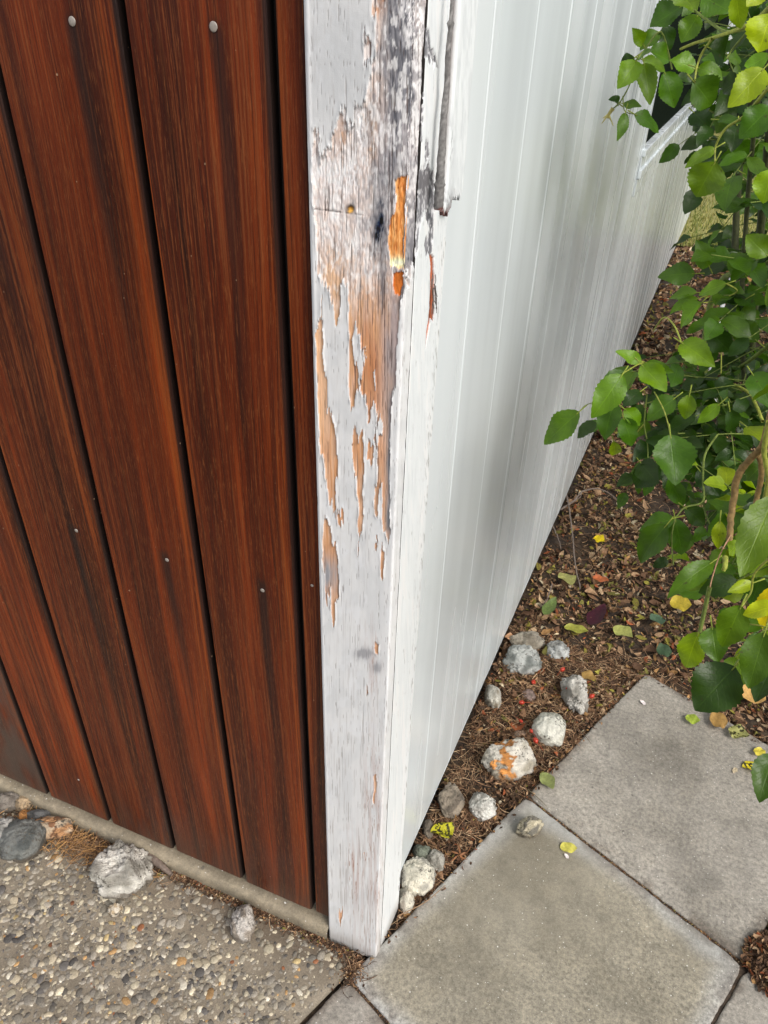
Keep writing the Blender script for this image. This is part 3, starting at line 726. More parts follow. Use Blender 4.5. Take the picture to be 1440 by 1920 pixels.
def pos_front(s, dep):
    """unrolled front board: left return, front face, rounded corner, right return"""
    r = .0028; P = np.zeros(s.shape + (3,)); N = np.zeros(s.shape + (3,))
    left = s < -WF; P[..., 0] = np.where(left, -WF, s); P[..., 1] = np.where(left, -(s + WF), 0)
    N[..., 0] = np.where(left, -1, 0); N[..., 1] = np.where(left, 0, -1)
    arc = (s > -r) & (s < r); th = (s + r) / (2 * r) * (math.pi / 2)
    P[..., 0] = np.where(arc, -r + r * np.sin(th), P[..., 0]); P[..., 1] = np.where(arc, r - r * np.cos(th), P[..., 1])
    N[..., 0] = np.where(arc, np.sin(th), N[..., 0]); N[..., 1] = np.where(arc, -np.cos(th), N[..., 1])
    rt = s >= r
    P[..., 0] = np.where(rt, (s) * TX[0], P[..., 0]); P[..., 1] = np.where(rt, s, P[..., 1])
    N[..., 0] = np.where(rt, 1, N[..., 0]); N[..., 1] = np.where(rt, 0, N[..., 1])
    # left rim rounding
    q = np.clip((s + WF) / .004, 0, 1); P[..., 1] += np.where(~left, .0016 * (1 - q) ** 2, 0)
    return P - N * dep[..., None]
cp = empty('corner_post', (0, 0, 0)); tag(cp, 'tall white corner post with paint peeling off bare orange and grey wood', 'post')
ZS = np.concatenate([np.arange(-.012, 1.50, .00125), [1.55, 1.7, 2.0, 2.5]])
SS = np.concatenate([[-WF - .02, -WF - .012, -WF - .004, -WF - .001, -WF], np.arange(-WF + .0005, TH - .0008, .0006), [TH - .0004, TH]])
S_, Z_ = np.meshgrid(SS, ZS, indexing='ij')
P0 = pos_front(S_, np.zeros_like(S_)); P0[..., 2] = Z_
px, py = project(P0); py = np.where(Z_ > 1.5, -100, py)
c_, al, dp = paint_front(S_, Z_, px, py)
dp = np.where((S_ > TH - .0010), dp + .001, dp)
P1 = pos_front(S_, dp); P1[..., 2] = Z_
# return edge into the crack
back0 = P1[-1].copy(); back0[:, 0] -= .0004; back = P1[-1].copy(); back[:, 0] -= .012
V = np.vstack([P1.reshape(-1, 3), back0, back]); nS, nZ = S_.shape
Cc = np.dstack([c_, al]).reshape(-1, 4); Cc = np.vstack([Cc, np.tile(np.array([.02, .016, .014, 1]), (2 * nZ, 1))])
f = grid_faces(nS + 2, nZ)
link('front_board', np_mesh('front_board', V, f, Cc), MP, cp)

SIDE_RED = np.vstack([zz(*ZB, [(985, -20), (1012, 0), (1015, 200), (1012, 400), (1005, 445), (985, 440), (970, 540), (950, 665), (955, 560), (975, 400), (985, 200)])])
SIDE_GREY = [np.vstack([zz(*ZA, [(700, 1500), (905, 1370), (960, 1310), (1020, 1270), (1060, 1240), (1092, 1265), (1100, 1400), (1095, 1700), (1080, 1920)]), zz(*ZB, [(985, 40), (960, 0), (940, -60)]), zz(*ZA, [(1060, 1700), (1020, 1590), (985, 1700), (975, 1900)]), zz(*ZB, [(880, 60), (850, 130), (840, 90), (700, 60)])]),
    zz(*ZA, [(1030, 1030), (1058, 1080), (1060, 1200), (1035, 1250), (1028, 1150)]),
    zz(*ZA, [(930, 700), (962, 720), (968, 1000), (960, 1200), (935, 1180), (925, 900)]),
    zz(*ZA, [(950, 30), (1000, 90), (1060, 240), (1075, 370), (1110, 420), (1125, 520), (1090, 470), (1020, 440), (1000, 330), (1000, 200), (940, 100), (700, 100), (700, -400), (940, -400)]),
    zz(*ZA, [(1005, 560), (1022, 560), (1018, 900), (985, 1290), (972, 1290), (985, 900)])]
def paint_side(t, z, px, py):
    jx = 2.0 * (vn(px / 2.5, py / 12, 31) - .5); jy = 22 * (vn(px / 1.8, py / 40, 33) - .5)
    qx, qy = px + jx, py + jy
    wood = np.zeros(px.shape, bool)
    for P in SIDE_GREY: wood |= inside(P, qx, qy)
    red = inside(SIDE_RED, px + .5 * jx, py + .3 * jy); wood |= red
    n1 = fbm(px / 6, py / 60, 38); n2 = fbm(px / 2, py / 50, 39); nf = fbm(px / 2.2, py / 9, 41)
    c = np.zeros(px.shape + (3,)) + lin((128, 128, 132)); c = lerp(c, (90, 90, 94), sstep(.5, .7, n2)); c = lerp(c, (226, 226, 228), sstep(.55, .68, nf) * .7)
    c = lerp(c, (96, 94, 96), blob(px, py, 802, 340, 22, 40, .8, nf))
    c[red] = (lerp(c * 0 + lin((176, 96, 60)), (120, 60, 36), sstep(.5, .7, n2)))[red]
    p = np.zeros_like(c) + lin((222, 226, 227)); p = lerp(p, (232, 235, 236), sstep(.4, .7, n1) * .6); p = lerp(p, (196, 202, 204), sstep(.55, .75, n2) * .35)
    hair = sstep(.82, .87, fbm(px / 1.2, py / 20, 42, 2)); edge = sstep(.075, .104, t)
    p = lerp(p, (150, 148, 146), np.clip(hair * .5 + edge * sstep(.62, .74, fbm(px / 1.5, py / 16, 43)) * .8, 0, 1))
    p = lerp(p, (150, 140, 128), (1 - sstep(.0, .05, z + .02 * (n1 - .5))) * .5)
    al = wood * 1.0; dep = wood * (.0008 + .0012 * (nf - .3)) + .0005 * (fbm(px / 12, py / 60, 44) - .5) + red * .001 + (~wood) * hair * .0003
    return np.clip(np.where(wood[..., None], c, p) * KP, 0, .88), al, dep
T0, T1 = TH + .0022, .107
TS = np.concatenate([[T0, T0 + .0004], np.arange(T0 + .001, T1 - .001, .0007), [T1 - .0008, T1 - .0003, T1]])
S_, Z_ = np.meshgrid(TS, ZS, indexing='ij')
def pos_side(t, z, dep):
    P = TX[None, None] * t[..., None] - NX[None, None] * dep[..., None]; P[..., 2] = z; return P
P0 = pos_side(S_, Z_, np.zeros_like(S_)); px, py = project(P0); py = np.where(Z_ > 1.5, -100, py)
c_, al, dp = paint_side(S_, Z_, px, py)
rd = lambda a, k: .0012 * (1 - np.clip(a / k, 0, 1)) ** 2
dp = dp + .3 * rd(S_ - T0, .0012) + rd(T1 - S_, .0015)
P1 = pos_side(S_, Z_, dp)
b00 = P1[0] - NX * .0004; b0 = P1[0] - NX * .014; b1 = P1[-1] - NX * .022
V = np.vstack([b0, b00, P1.reshape(-1, 3), b1]); nS, nZ = S_.shape
Cc = np.dstack([c_, al]).reshape(-1, 4); Cc = np.vstack([np.tile(np.array([.02, .016, .014, 1]), (2 * nZ, 1)), Cc, Cc[-nZ:]])
link('side_board', np_mesh('side_board', V, grid_faces(nS + 3, nZ), Cc), MP, cp)
link('core', joinm('core', [box_mesh('q', -.094, -.010, .022, .09, -.01, 2.5)]), MDARK, cp)

# broken-off outer lath on the side of the post
LT0, LT1, LZ0, LO = .080, .132, 1.291, .006
TS = np.linspace(LT0, LT1, 72); ZS2 = np.linspace(0, 1, 190)
S_, W_ = np.meshgrid(TS, ZS2, indexing='ij')
zend = LZ0 + .010 * (vn(TS * 900, TS * 0, 61) - .5) + .006 * (vn(TS * 300, TS * 0, 62) - .5) + np.where(TS < .100, -.003, .004)
Z_ = zend[:, None] + (1.55 - zend[:, None]) * W_
P0 = TX[None, None] * S_[..., None] + NX[None, None] * LO; P0[..., 2] += Z_
px, py = project(P0)
n1 = fbm(px / 4, py / 40, 63); nf = fbm(px / 2.2, py / 8, 64)
c = np.zeros(px.shape + (3,)) + lin((224, 228, 229)); c = lerp(c, (200, 205, 207), sstep(.45, .7, n1) * .5)
fr = np.clip(blob(px, py, 846, 385, 10, 22, 1.2, nf) + blob(px, py, 845, 270, 6, 36, .7, nf) + blob(px, py, 818, 380, 6, 60, .9, nf), 0, 1) * sstep(.42, .6, nf)
c = lerp(c, (106, 104, 106), fr); c = lerp(c, (96, 58, 52), (1 - sstep(0, .022, W_ )) * (S_ < .104) * 1.0)
dp = .0008 * fr + .0007 * (n1 - .5) + .0009 * (1 - np.clip((S_ - LT0) / .003, 0, 1)) + .0012 * (1 - np.clip((LT1 - S_) / .004, 0, 1)) ** 2 + .0012 * (1 - np.clip(W_ / .02, 0, 1))
P1 = P0 - NX * dp[..., None]
# close with a back layer
PB_ = P1 - NX * (.0055); nS, nZ = S_.shape
V = np.vstack([P1.reshape(-1, 3), PB_.reshape(-1, 3)]); f1 = grid_faces(nS, nZ); f2 = f1[:, ::-1] + nS * nZ
i0 = np.arange(nS - 1) * nZ; end = np.stack([i0, i0 + nZ, i0 + nZ + nS * nZ, i0 + nS * nZ], 1)
k0 = np.arange(nZ - 1); lf = np.stack([k0, k0 + 1, k0 + 1 + nS * nZ, k0 + nS * nZ], 1); kr = k0 + (nS - 1) * nZ
rt = np.stack([kr, kr + 1, kr + 1 + nS * nZ, kr + nS * nZ], 1)
Cc = np.dstack([c * KP, fr]).reshape(-1, 4); Cb = Cc * np.array([.35, .25, .22, 1]); Cb[:, 3] = 1
link('lath', np_mesh('lath', V, np.vstack([f1, f2, end, lf, rt]), np.vstack([np.clip(Cc, 0, .9), Cb])), MP, cp)

# ------------------------------------------------------------------ tubes, leaves
def tube(pts, rad, nseg=8, knots=None, jitter=0.0, cap=True):
    P = np.array(pts, float); n = len(P); rad = np.interp(np.linspace(0, 1, n), np.linspace(0, 1, len(rad)), rad)
    Tn = np.gradient(P, axis=0); Tn /= np.linalg.norm(Tn, axis=1)[:, None] + 1e-12
    ref = np.array([0, 0, 1.0]) if abs(Tn[0][2]) < .9 else np.array([1.0, 0, 0])
    u = np.cross(Tn[0], ref); u /= np.linalg.norm(u); V = []
    for i in range(n):
        u = u - Tn[i] * (u @ Tn[i]); u /= np.linalg.norm(u) + 1e-12; v = np.cross(Tn[i], u)
        for k in range(nseg):
            a = 2 * math.pi * k / nseg; r = rad[i] * (1 + jitter * (random.random() - .5))
            V.append(P[i] + (u * math.cos(a) + v * math.sin(a)) * r)
    Q = [(i * nseg + k, i * nseg + (k + 1) % nseg, (i + 1) * nseg + (k + 1) % nseg, (i + 1) * nseg + k) for i in range(n - 1) for k in range(nseg)]
    return np.array(V), np.array(Q)
def smooth_path(pts, n):
    P = np.array(pts, float); m = len(P); t = np.linspace(0, m - 1, n); out = []
    for q in t:
        i = min(int(q), m - 2); f = q - i; p0 = P[max(i - 1, 0)]; p1 = P[i]; p2 = P[i + 1]; p3 = P[min(i + 2, m - 1)]
        out.append(.5 * ((2 * p1) + (-p0 + p2) * f + (2 * p0 - 5 * p1 + 4 * p2 - p3) * f * f + (-p0 + 3 * p1 - 3 * p2 + p3) * f ** 3))
    return np.array(out)
class Acc:
    def __init__(s): s.V = []; s.F = []; s.C = []; s.U = []; s.n = 0
    def add(s, V, F, c, uv=None):
        V = np.asarray(V, float); s.V.append(V); s.F.append(np.asarray(F) + s.n); c = np.asarray(c, float)
        s.C.append(np.tile(c, (len(V), 1)) if c.ndim == 1 else c); s.U.append(np.zeros((len(V), 2)) if uv is None else uv); s.n += len(V)
    def mesh(s, name, smooth=True):
        F3 = [f for f in s.F if f.shape[1] == 3]; F4 = [f for f in s.F if f.shape[1] == 4]
        fl = ([np.vstack(F4)] if F4 else []) + ([np.vstack(F3)] if F3 else [])
        return np_mesh(name, np.vstack(s.V), fl, np.vstack(s.C), np.vstack(s.U), smooth)
def leaf_geo(L, Wd, fold=.25, curl=.25, wave=.06, teeth=True, nseg=16, twist=0.0, nw=2):
    """leaf along +Y from 0, width along X, up Z"""
    tt = np.linspace(0, 1, nseg + 1); V = []; U = []
    w = np.sin(np.pi * tt ** .82) ** .80 * (1 - .12 * tt); w[0] = .04; w[-1] = .0
    w /= w.max(); ph = random.random() * 6
    ax = np.array([-1, -.55, 0, .55, 1.0]) if nw == 2 else (np.linspace(-1, 1, nw * 2 + 1) if nw > 2 else np.array([-1, 0, 1.0]))
    for i, t in enumerate(tt):
        ww = w[i] * Wd / 2
        if teeth and 1 <= i < nseg: ww *= (1.045 if i % 2 else .955)
        for a in ax:
            x = a * ww; y = t * L
            z = abs(a) ** 1.25 * fold * ww - curl * L * (t - .25) ** 2 + wave * ww * math.sin(t * 9 + ph + a * 2) * abs(a)
            tw = twist * (t - .3); x, z = x * math.cos(tw) - z * math.sin(tw), x * math.sin(tw) + z * math.cos(tw)
            V.append((x, y, z)); U.append((a, t))
    n = len(ax); Q = [(i * n + k, i * n + k + 1, (i + 1) * n + k + 1, (i + 1) * n + k) for i in range(nseg) for k in range(n - 1)]
    return np.array(V), np.array(Q), np.array(U, float)
def frame(base, tip, up):
    y = tip - base; L = np.linalg.norm(y); y = y / L; up = up - y * (up @ y); up /= np.linalg.norm(up); x = np.cross(y, up)
    return L, np.stack([x, y, up], 0)          # rows = local axes

# ------------------------------------------------------------------ rose bush
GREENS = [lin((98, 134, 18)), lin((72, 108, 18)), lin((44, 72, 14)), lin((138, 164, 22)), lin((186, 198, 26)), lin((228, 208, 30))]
rb = empty('rose_bush', tuple(ground(1330, 1010))); tag(rb, 'leafy green rose bush hanging over the bed and path on the right', 'bush')
fol = Acc(); stm = Acc()
LV = [  # base px, tip px, width px, distance, colour index
 (1279, 11, 1218, 51, 42, 1.25, 1), (1309, 28, 1277, 80, 36, 1.2, 0), (1206, 83, 1188, 55, 20, 1.25, 0), (1237, 61, 1200, 88, 24, 1.3, 1), (1245, 48, 1258, 94, 26, 1.3, 2),
 (1194, 113, 1163, 160, 36, 1.2, 0), (1207, 118, 1221, 192, 30, 1.2, 0), (1205, 112, 1253, 130, 22, 1.2, 0), (1196, 110, 1224, 92, 17, 1.2, 0), (1190, 108, 1163, 127, 26, 1.24, 2),
 (1218, 95, 1255, 114, 32, 1.26, 1), (1303, 130, 1257, 110, 36, 1.2, 0), (1308, 127, 1359, 142, 27, 1.15, 0), (1300, 152, 1342, 202, 50, 1.1, 1), (1246, 135, 1266, 202, 38, 1.3, 1),
 (1160, 194, 1146, 183, 16, 1.25, 2), (1169, 194, 1203, 200, 16, 1.25, 1), (1173, 211, 1161, 262, 19, 1.2, 1), (1190, 214, 1244, 243, 28, 1.2, 1),
 (1445, 25, 1424, 98, 62, .85, 4), (1433, 128, 1372, 195, 46, .9, 3), (1442, 103, 1386, 136, 24, .95, 0), (1275, -12, 1305, 16, 42, 1.2, 0), (1318, -6, 1372, 22, 42, 1.15, 1), (1380, -12, 1389, 56, 28, 1.0, 3), (1432, -25, 1400, 12, 30, .9, 4),
 (1341, 278, 1284, 312, 22, 1.05, 0), (1341, 304, 1304, 371, 60, 1.0, 0), (1446, 200, 1388, 255, 48, 1.0, 1), (1382, 233, 1374, 277, 36, 1.15, 2), (1346, 224, 1388, 226, 18, 1.15, 1), (1450, 318, 1428, 380, 44, .95, 3),
 (1303, 513, 1233, 515, 38, 1.15, 1), (1362, 532, 1305, 551, 24, 1.05, 0), (1306, 549, 1250, 555, 24, 1.1, 0), (1309, 560, 1250, 583, 25, 1.1, 0), (1315, 568, 1267, 614, 36, 1.08, 0),
 (1277, 642, 1336, 682, 44, 1.0, 0), (1203, 678, 1154, 658, 24, 1.0, 0), (1211, 680, 1262, 698, 21, 1.0, 0), (1203, 684, 1250, 734, 42, .98, 0), (1167, 702, 1112, 783, 52, .95, 0),
 (1152, 752, 1130, 825, 42, 1.02, 1), (1086, 772, 1017, 833, 50, .95, 1), (1257, 815, 1268, 910, 70, .88, 1), (1202, 733, 1170, 756, 30, 1.1, 2), (1266, 746, 1212, 787, 40, 1.1, 1), (1293, 740, 1283, 788, 30, 1.0, 0),
 (1349, 758, 1308, 794, 24, 1.0, 0), (1171, 767, 1206, 797, 30, 1.08, 0), (1169, 783, 1188, 838, 38, 1.08, 1), (1284, 825, 1317, 838, 24, 1.1, 2), (1231, 866, 1190, 916, 46, 1.1, 2), (1200, 866, 1232, 905, 40, 1.1, 2), (1254, 897, 1282, 949, 32, 1.05, 1),
 (1368, 768, 1376, 816, 30, 1.05, 2), (1150, 828, 1156, 860, 22, 1.1, 3), (1264, 972, 1196, 992, 38, .95, 1), (1250, 984, 1191, 1054, 50, .93, 1), (1266, 973, 1282, 1048, 40, .95, 1), (1284, 952, 1326, 985, 34, 1.0, 2),
 (1337, 1053, 1254, 1110, 38, .9, 0), (1253, 1048, 1224, 1063, 20, 1.0, 2), (1452, 930, 1388, 1082, 66, .70, 0), (1412, 1093, 1365, 1110, 22, .8, 3), (1455, 1098, 1430, 1182, 44, .75, 5), (1455, 1136, 1391, 1152, 32, .72, 4),
 (1390, 1136, 1352, 1217, 52, .75, 0), (1335, 1176, 1345, 1242, 48, .82, 1), (1309, 1187, 1280, 1263, 46, .85, 3), (1434, 1186, 1403, 1292, 54, .70, 1), (1378, 1250, 1303, 1334, 84, .72, 2), (1448, 1250, 1416, 1312, 48, .74, 2),
 (1452, 1415, 1424, 1498, 50, .72, 1), (1387, 1018, 1360, 1040, 26, .8, 3), (1350, 977, 1345, 1032, 24, .9, 3), (1420, 640, 1370, 600, 40, 1.1, 1), (1400, 560, 1350, 590, 36, 1.15, 2), (1330, 500, 1310, 455, 34, 1.15, 1), (1400, 520, 1372, 470, 40, 1.2, 1),
 (1440, 480, 1400, 440, 40, 1.0, 0), (1385, 320, 1350, 300, 36, 1.2, 2), (1390, 150, 1350, 170, 34, 1.2, 2), (1330, 90, 1370, 110, 40, 1.3, 2), (1300, 210, 1330, 240, 34, 1.3, 2), (1410, 700, 1450, 760, 44, 1.0, 1), (1330, 620, 1370, 660, 40, 1.1, 2),
 (1440, 860, 1400, 900, 44, .9, 1), (1310, 880, 1350, 930, 42, 1.05, 2), (1400, 800, 1440, 830, 34, .9, 3),
]
def add_leaf(base, tip, wd, ci, up=None, big=True):
    up0 = np.array([.15, -.45, .9]) + rng.normal(0, .28, 3) if up is None else up
    L, Rm = frame(base, tip, up0)
    V, Q, U = leaf_geo(L, wd, random.uniform(.12, .5), random.uniform(.0, .5), .2, True, 22 if big else 10, random.uniform(-.5, .5), 2 if big else 1)
    c = GREENS[ci] * random.uniform(.7, 1.08) * np.array([random.uniform(.9, 1.15), 1, random.uniform(.8, 1.1)])
    fol.add(V @ Rm + base, Q, c, U)
for (bx, by, tx, ty, wp, D, ci) in LV:
    b = at(bx, by, D); t = at(tx, ty, D + random.uniform(-.03, .03)); wd = wp / F * D * 1.0
    view = CAM - b; view /= np.linalg.norm(view)
    up = view * .95 + np.array([0, 0, .45]) + rng.normal(0, .16, 3)
    add_leaf(b, t, wd, ci, up)
    bk = b - (t - b) / np.linalg.norm(t - b) * .012; V, Q = tube(smooth_path([bk - view * .004, bk * .5 + b * .5, b + (t - b) * .08], 6), [.0009, .0006], 6); stm.add(V, Q, lin((128, 140, 50)))
STEM_G = lin((104, 118, 52)); STEM_D = lin((58, 62, 34)); STEM_B = lin((128, 104, 62)); STEM_Y = lin((140, 146, 60))
def stem(pp, rad, c, n=26, jit=.12, noisy=.0):
    P = smooth_path([at(*q) for q in pp], n)
    if noisy: P += rng.normal(0, noisy, P.shape)
    V, Q = tube(P, rad, 8, jitter=jit)
    cc = c * (0.85 + .3 * rng.random((len(V), 1))); link('stem', np_mesh('stem', V, Q, cc), MBARK, rb)
base = ground(1325, 1030)
stem([(1470, -20, .95), (1432, 25, 1.0), (1395, 50, 1.05), (1340, 70, 1.12), (1305, 80, 1.15), (1276, 92, 1.18)], [.0028, .0016], STEM_Y)
stem([(1230, -8, 1.25), (1279, 5, 1.2), (1305, 22, 1.18), (1340, 48, 1.14), (1365, 60, 1.1), (1410, 52, 1.05)], [.0012, .0020], STEM_G)
stem([(1335, 73, 1.12), (1316, 100, 1.14), (1306, 128, 1.14), (1303, 153, 1.1)], [.0016, .0010], STEM_Y)
stem([(1408, 52, 1.05), (1375, 90, 1.08), (1362, 110, 1.08)], [.0014, .0008], STEM_G)
stem([(1260, 130, 1.3), (1240, 60, 1.28), (1210, 92, 1.25), (1194, 112, 1.2), (1180, 160, 1.22), (1162, 192, 1.22), (1150, 203, 1.22)], [.0012, .0009], STEM_G, 30)
stem([(1168, 180, 1.22), (1170, 205, 1.21), (1178, 212, 1.2), (1190, 214, 1.2)], [.0008, .0005], STEM_G, 14)
stem([(1460, 140, .95), (1420, 190, 1.0), (1395, 218, 1.02), (1362, 240, 1.04), (1347, 262, 1.04), (1341, 280, 1.04), (1341, 305, 1.0)], [.0020, .0009], STEM_Y, 30)
stem([(1390, 1000, 1.2), (1400, 800, 1.25), (1390, 600, 1.25), (1400, 400, 1.2), (1420, 200, 1.1), (1450, 60, 1.0)], [.0045, .0025], STEM_D, 40)
stem([(1330, 1010, 1.75), (1350, 800, 1.5), (1372, 600, 1.4), (1380, 420, 1.4), (1392, 260, 1.35), (1420, 150, 1.3)], [.008, .0035], STEM_D, 40)
stem([(1345, 1010, 1.75), (1395, 780, 1.45), (1415, 560, 1.3), (1432, 360, 1.2), (1445, 200, 1.15)], [.008, .004], STEM_D, 40)
stem([(1350, 1010, 1.75), (1330, 830, 1.6), (1322, 640, 1.5), (1350, 530, 1.4), (1420, 500, 1.25), (1470, 470, 1.2)], [.006, .004], STEM_G, 40)
stem([(1348, 710, 1.3), (1400, 680, 1.2), (1450, 640, 1.1)], [.002, .003], STEM_G, 20)
stem([(1345, 712, 1.2), (1385, 725, 1.18), (1410, 745, 1.15), (1430, 790, 1.1)], [.002, .0022], STEM_Y, 20)
stem([(1345, 712, 1.2), (1342, 740, 1.2), (1349, 762, 1.18)], [.0008, .0006], STEM_G, 10)
stem([(1345, 715, 1.2), (1300, 730, 1.2), (1270, 745, 1.15)], [.0010, .0006], STEM_G, 14)
stem([(1352, 700, 1.2), (1352, 660, 1.2), (1346, 615, 1.18), (1290, 608, 1.2)], [.0010, .0007], STEM_Y, 20)
stem([(1362, 532, 1.05), (1382, 546, 1.1), (1350, 562, 1.12), (1318, 568, 1.1)], [.0009, .0007], STEM_Y, 18)
stem([(1277, 642, 1.0), (1265, 612, 1.05), (1245, 595, 1.1), (1225, 620, 1.15)], [.0012, .0008], STEM_Y, 18)
stem([(1240, 730, 1.0), (1222, 690, 1.0), (1203, 681, 1.0), (1167, 701, .96)], [.0011, .0007], STEM_Y, 18)
stem([(1112, 755, .98), (1098, 760, .96), (1086, 772, .95)], [.0006, .0006], STEM_G, 10)
stem([(1167, 702, .96), (1140, 735, .97), (1112, 750, .98)], [.0007, .0006], STEM_G, 10)
stem([(1227, 735, .98), (1243, 765, .94), (1252, 792, .9), (1257, 816, .88)], [.0008, .0008], STEM_Y, 14)
stem([(1213, 740, 1.05), (1208, 795, 1.08), (1214, 830, 1.1), (1215, 868, 1.1)], [.0010, .0008], STEM_G, 16)
stem([(1208, 795, 1.08), (1190, 815, 1.1), (1170, 840, 1.1)], [.0012, .0007], STEM_Y, 12)
stem([(1345, 815, 1.1), (1322, 852, 1.05), (1318, 900, 1.0), (1318, 940, .97), (1284, 952, .96), (1266, 972, .95)], [.0015, .0009], STEM_G, 30)
stem([(1318, 938, .97), (1325, 970, .97), (1342, 995, .95), (1356, 1000, .9)], [.0011, .0008], STEM_G, 14)
stem([(1266, 972, .95), (1260, 1000, .95), (1260, 1030, .96), (1263, 1060, .95)], [.0010, .0007], STEM_G, 14)
stem([(1448, 765, .78), (1432, 830, .80), (1408, 860, .82), (1385, 890, .83), (1373, 950, .84), (1368, 1010, .84), (1372, 1022, .84)], [.0032, .0036, .0030], STEM_B, 60, .25, .0003)
stem([(1420, 845, .82), (1428, 885, .84), (1420, 930, .86), (1408, 975, .86)], [.0028, .0026], STEM_B, 30, .25)
stem([(1442, 790, .78), (1433, 845, .80), (1440, 900, .82), (1428, 960, .84)], [.0026, .0022], STEM_Y, 26, .15)
stem([(1372, 1000, .84), (1350, 1040, .82), (1335, 1085, .82), (1331, 1105, .82)], [.0006, .0006], lin((170, 130, 100)), 18)
stem([(1331, 1100, .82), (1322, 1140, .83), (1312, 1185, .84)], [.0022, .0020], STEM_G, 18)
stem([(1450, 1040, .74), (1415, 1075, .76), (1408, 1110, .77), (1390, 1138, .76)], [.0012, .0008], STEM_Y, 18)
stem([(1390, 1170, .76), (1420, 1172, .75), (1450, 1180, .74)], [.0007, .0008], STEM_Y, 10)
stem([(1378, 1250, .72), (1390, 1235, .73), (1450, 1200, .74)], [.0010, .0012], STEM_G, 10)
stem([(1360, 1045, .84), (1360, 1060, .83), (1356, 1070, .83)], [.003, .002], STEM_Y, 10)
stem([(1372, 495, 1.3), (1420, 465, 1.2), (1470, 455, 1.15)], [.004, .0045], STEM_G, 14)
stem([(1290, 590, 1.25), (1340, 600, 1.3), (1400, 560, 1.35)], [.002, .003], STEM_D, 14)
# thorny dead tip by the wall
stem([(1150, 203, 1.22), (1143, 212, 1.22), (1139, 222, 1.22)], [.0030, .0016], lin((150, 140, 80)), 8)
for q in ((1128, 232), (1150, 236), (1130, 222)): stem([(1141, 214, 1.22), q + (1.22,)], [.0016, .0004], lin((176, 166, 104)), 6)
# random inner foliage in sprays
def sprays(n, sampler, L0, L1, cis):
    for _ in range(n):
        p, d = sampler(); d = d / np.linalg.norm(d)
        side = np.cross(d, [0, 0, 1.0]); side /= np.linalg.norm(side) + 1e-9; k = random.choice((3, 5, 5, 7)); L = random.uniform(L0, L1)
        end = p + d * L * 1.9
        V, Q = tube(smooth_path([p - d * L, p + np.array([0, 0, .003]), end], 6), [.0011, .0006], 5); stm.add(V, Q, STEM_G * random.uniform(.6, 1.1))
        ci = random.choice(cis)
        for j in range(k):
            if j == k - 1: b, dd = end, d
            else:
                r = j // 2; b = p + d * L * (.15 + .75 * r); sg = 1 if j % 2 else -1; dd = side * sg + d * .55
            dd = dd + rng.normal(0, .18, 3) + np.array([0, 0, -.25]); dd /= np.linalg.norm(dd); ll = L * random.uniform(.75, 1.05)
            add_leaf(b, b + dd * ll, ll * random.uniform(.55, .68), ci, np.array([.2, -.35, 1]) + rng.normal(0, .35, 3), False)
def samp_px(x0, x1, y0, y1, d0, d1, slope=0):
    def f():
        y = random.uniform(y0, y1); x = random.uniform(x0 + slope * (y - y0), x1); D = random.uniform(d0, d1)
        return at(x, y, D), rng.normal(0, 1, 3) * np.array([1, 1, .45]) + np.array([-.3, -.3, -.25])
    return f
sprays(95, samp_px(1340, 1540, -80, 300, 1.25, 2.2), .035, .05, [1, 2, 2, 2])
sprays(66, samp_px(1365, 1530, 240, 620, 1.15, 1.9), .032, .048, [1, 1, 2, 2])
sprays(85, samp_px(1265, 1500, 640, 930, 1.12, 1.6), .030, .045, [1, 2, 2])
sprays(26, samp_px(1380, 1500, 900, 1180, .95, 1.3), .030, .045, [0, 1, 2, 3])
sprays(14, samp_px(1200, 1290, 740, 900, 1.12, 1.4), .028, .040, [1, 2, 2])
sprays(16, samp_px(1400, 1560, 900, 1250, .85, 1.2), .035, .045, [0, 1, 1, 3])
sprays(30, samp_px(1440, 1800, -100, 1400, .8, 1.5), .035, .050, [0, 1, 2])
def samp_bulk():  # unseen bulk of the bush beyond the frame, added to shade the wall
    while True:
        q = rng.uniform(-1, 1, 3)
        if .3 < q @ q < 1: break
    p = np.array([1.18, 1.9, 1.15]) + q * np.array([.55, 1.3, 1.1])
    return p, q + rng.normal(0, .5, 3)
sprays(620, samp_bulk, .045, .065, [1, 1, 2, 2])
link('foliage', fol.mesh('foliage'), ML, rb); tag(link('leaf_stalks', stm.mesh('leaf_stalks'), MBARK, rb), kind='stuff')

# a dark shrub further back, filling the gap between window and rose
sh = empty('shrub', (.95, 3.4, 0)); tag(sh, 'dense dark green shrub beyond the rose bush, beside the window', 'shrub')
fol = Acc(); stm = Acc()
def samp_sh():
    while True:
        q = rng.uniform(-1, 1, 3)
        if .35 < q @ q < 1: break
    p = np.array([1.02, 3.5, 1.15]) + q * np.array([.62, 1.2, 1.05])
    return p, q + np.array([0, 0, .1])
for _ in range(700):
    pass
def quick_leaves(n, samp, L0, L1, cis):
    for _ in range(n):
        p, d = samp(); d = d + rng.normal(0, .6, 3); d /= np.linalg.norm(d); L = random.uniform(L0, L1)
        add_leaf(p, p + d * L, L * .6, random.choice(cis), np.array([0, -.3, 1]) + rng.normal(0, .5, 3), False)
quick_leaves(2600, samp_sh, .045, .075, [1, 2, 2])
for k in range(9):
    a = random.uniform(0, 6.28); p0 = np.array([1.0 + .1 * math.cos(a), 3.4 + .2 * math.sin(a), -.02]); p1 = p0 + np.array([.35 * math.cos(a), .7 * math.sin(a), 1.6])
    V, Q = tube(smooth_path([p0, (p0 + p1) / 2 + rng.normal(0, .06, 3), p1], 14), [.014, .005], 8, jitter=.1); link('stem', np_mesh('stem', V, Q, np.tile(STEM_D, (len(V), 1))), MBARK, sh)
link('foliage', fol.mesh('foliage'), ML, sh)
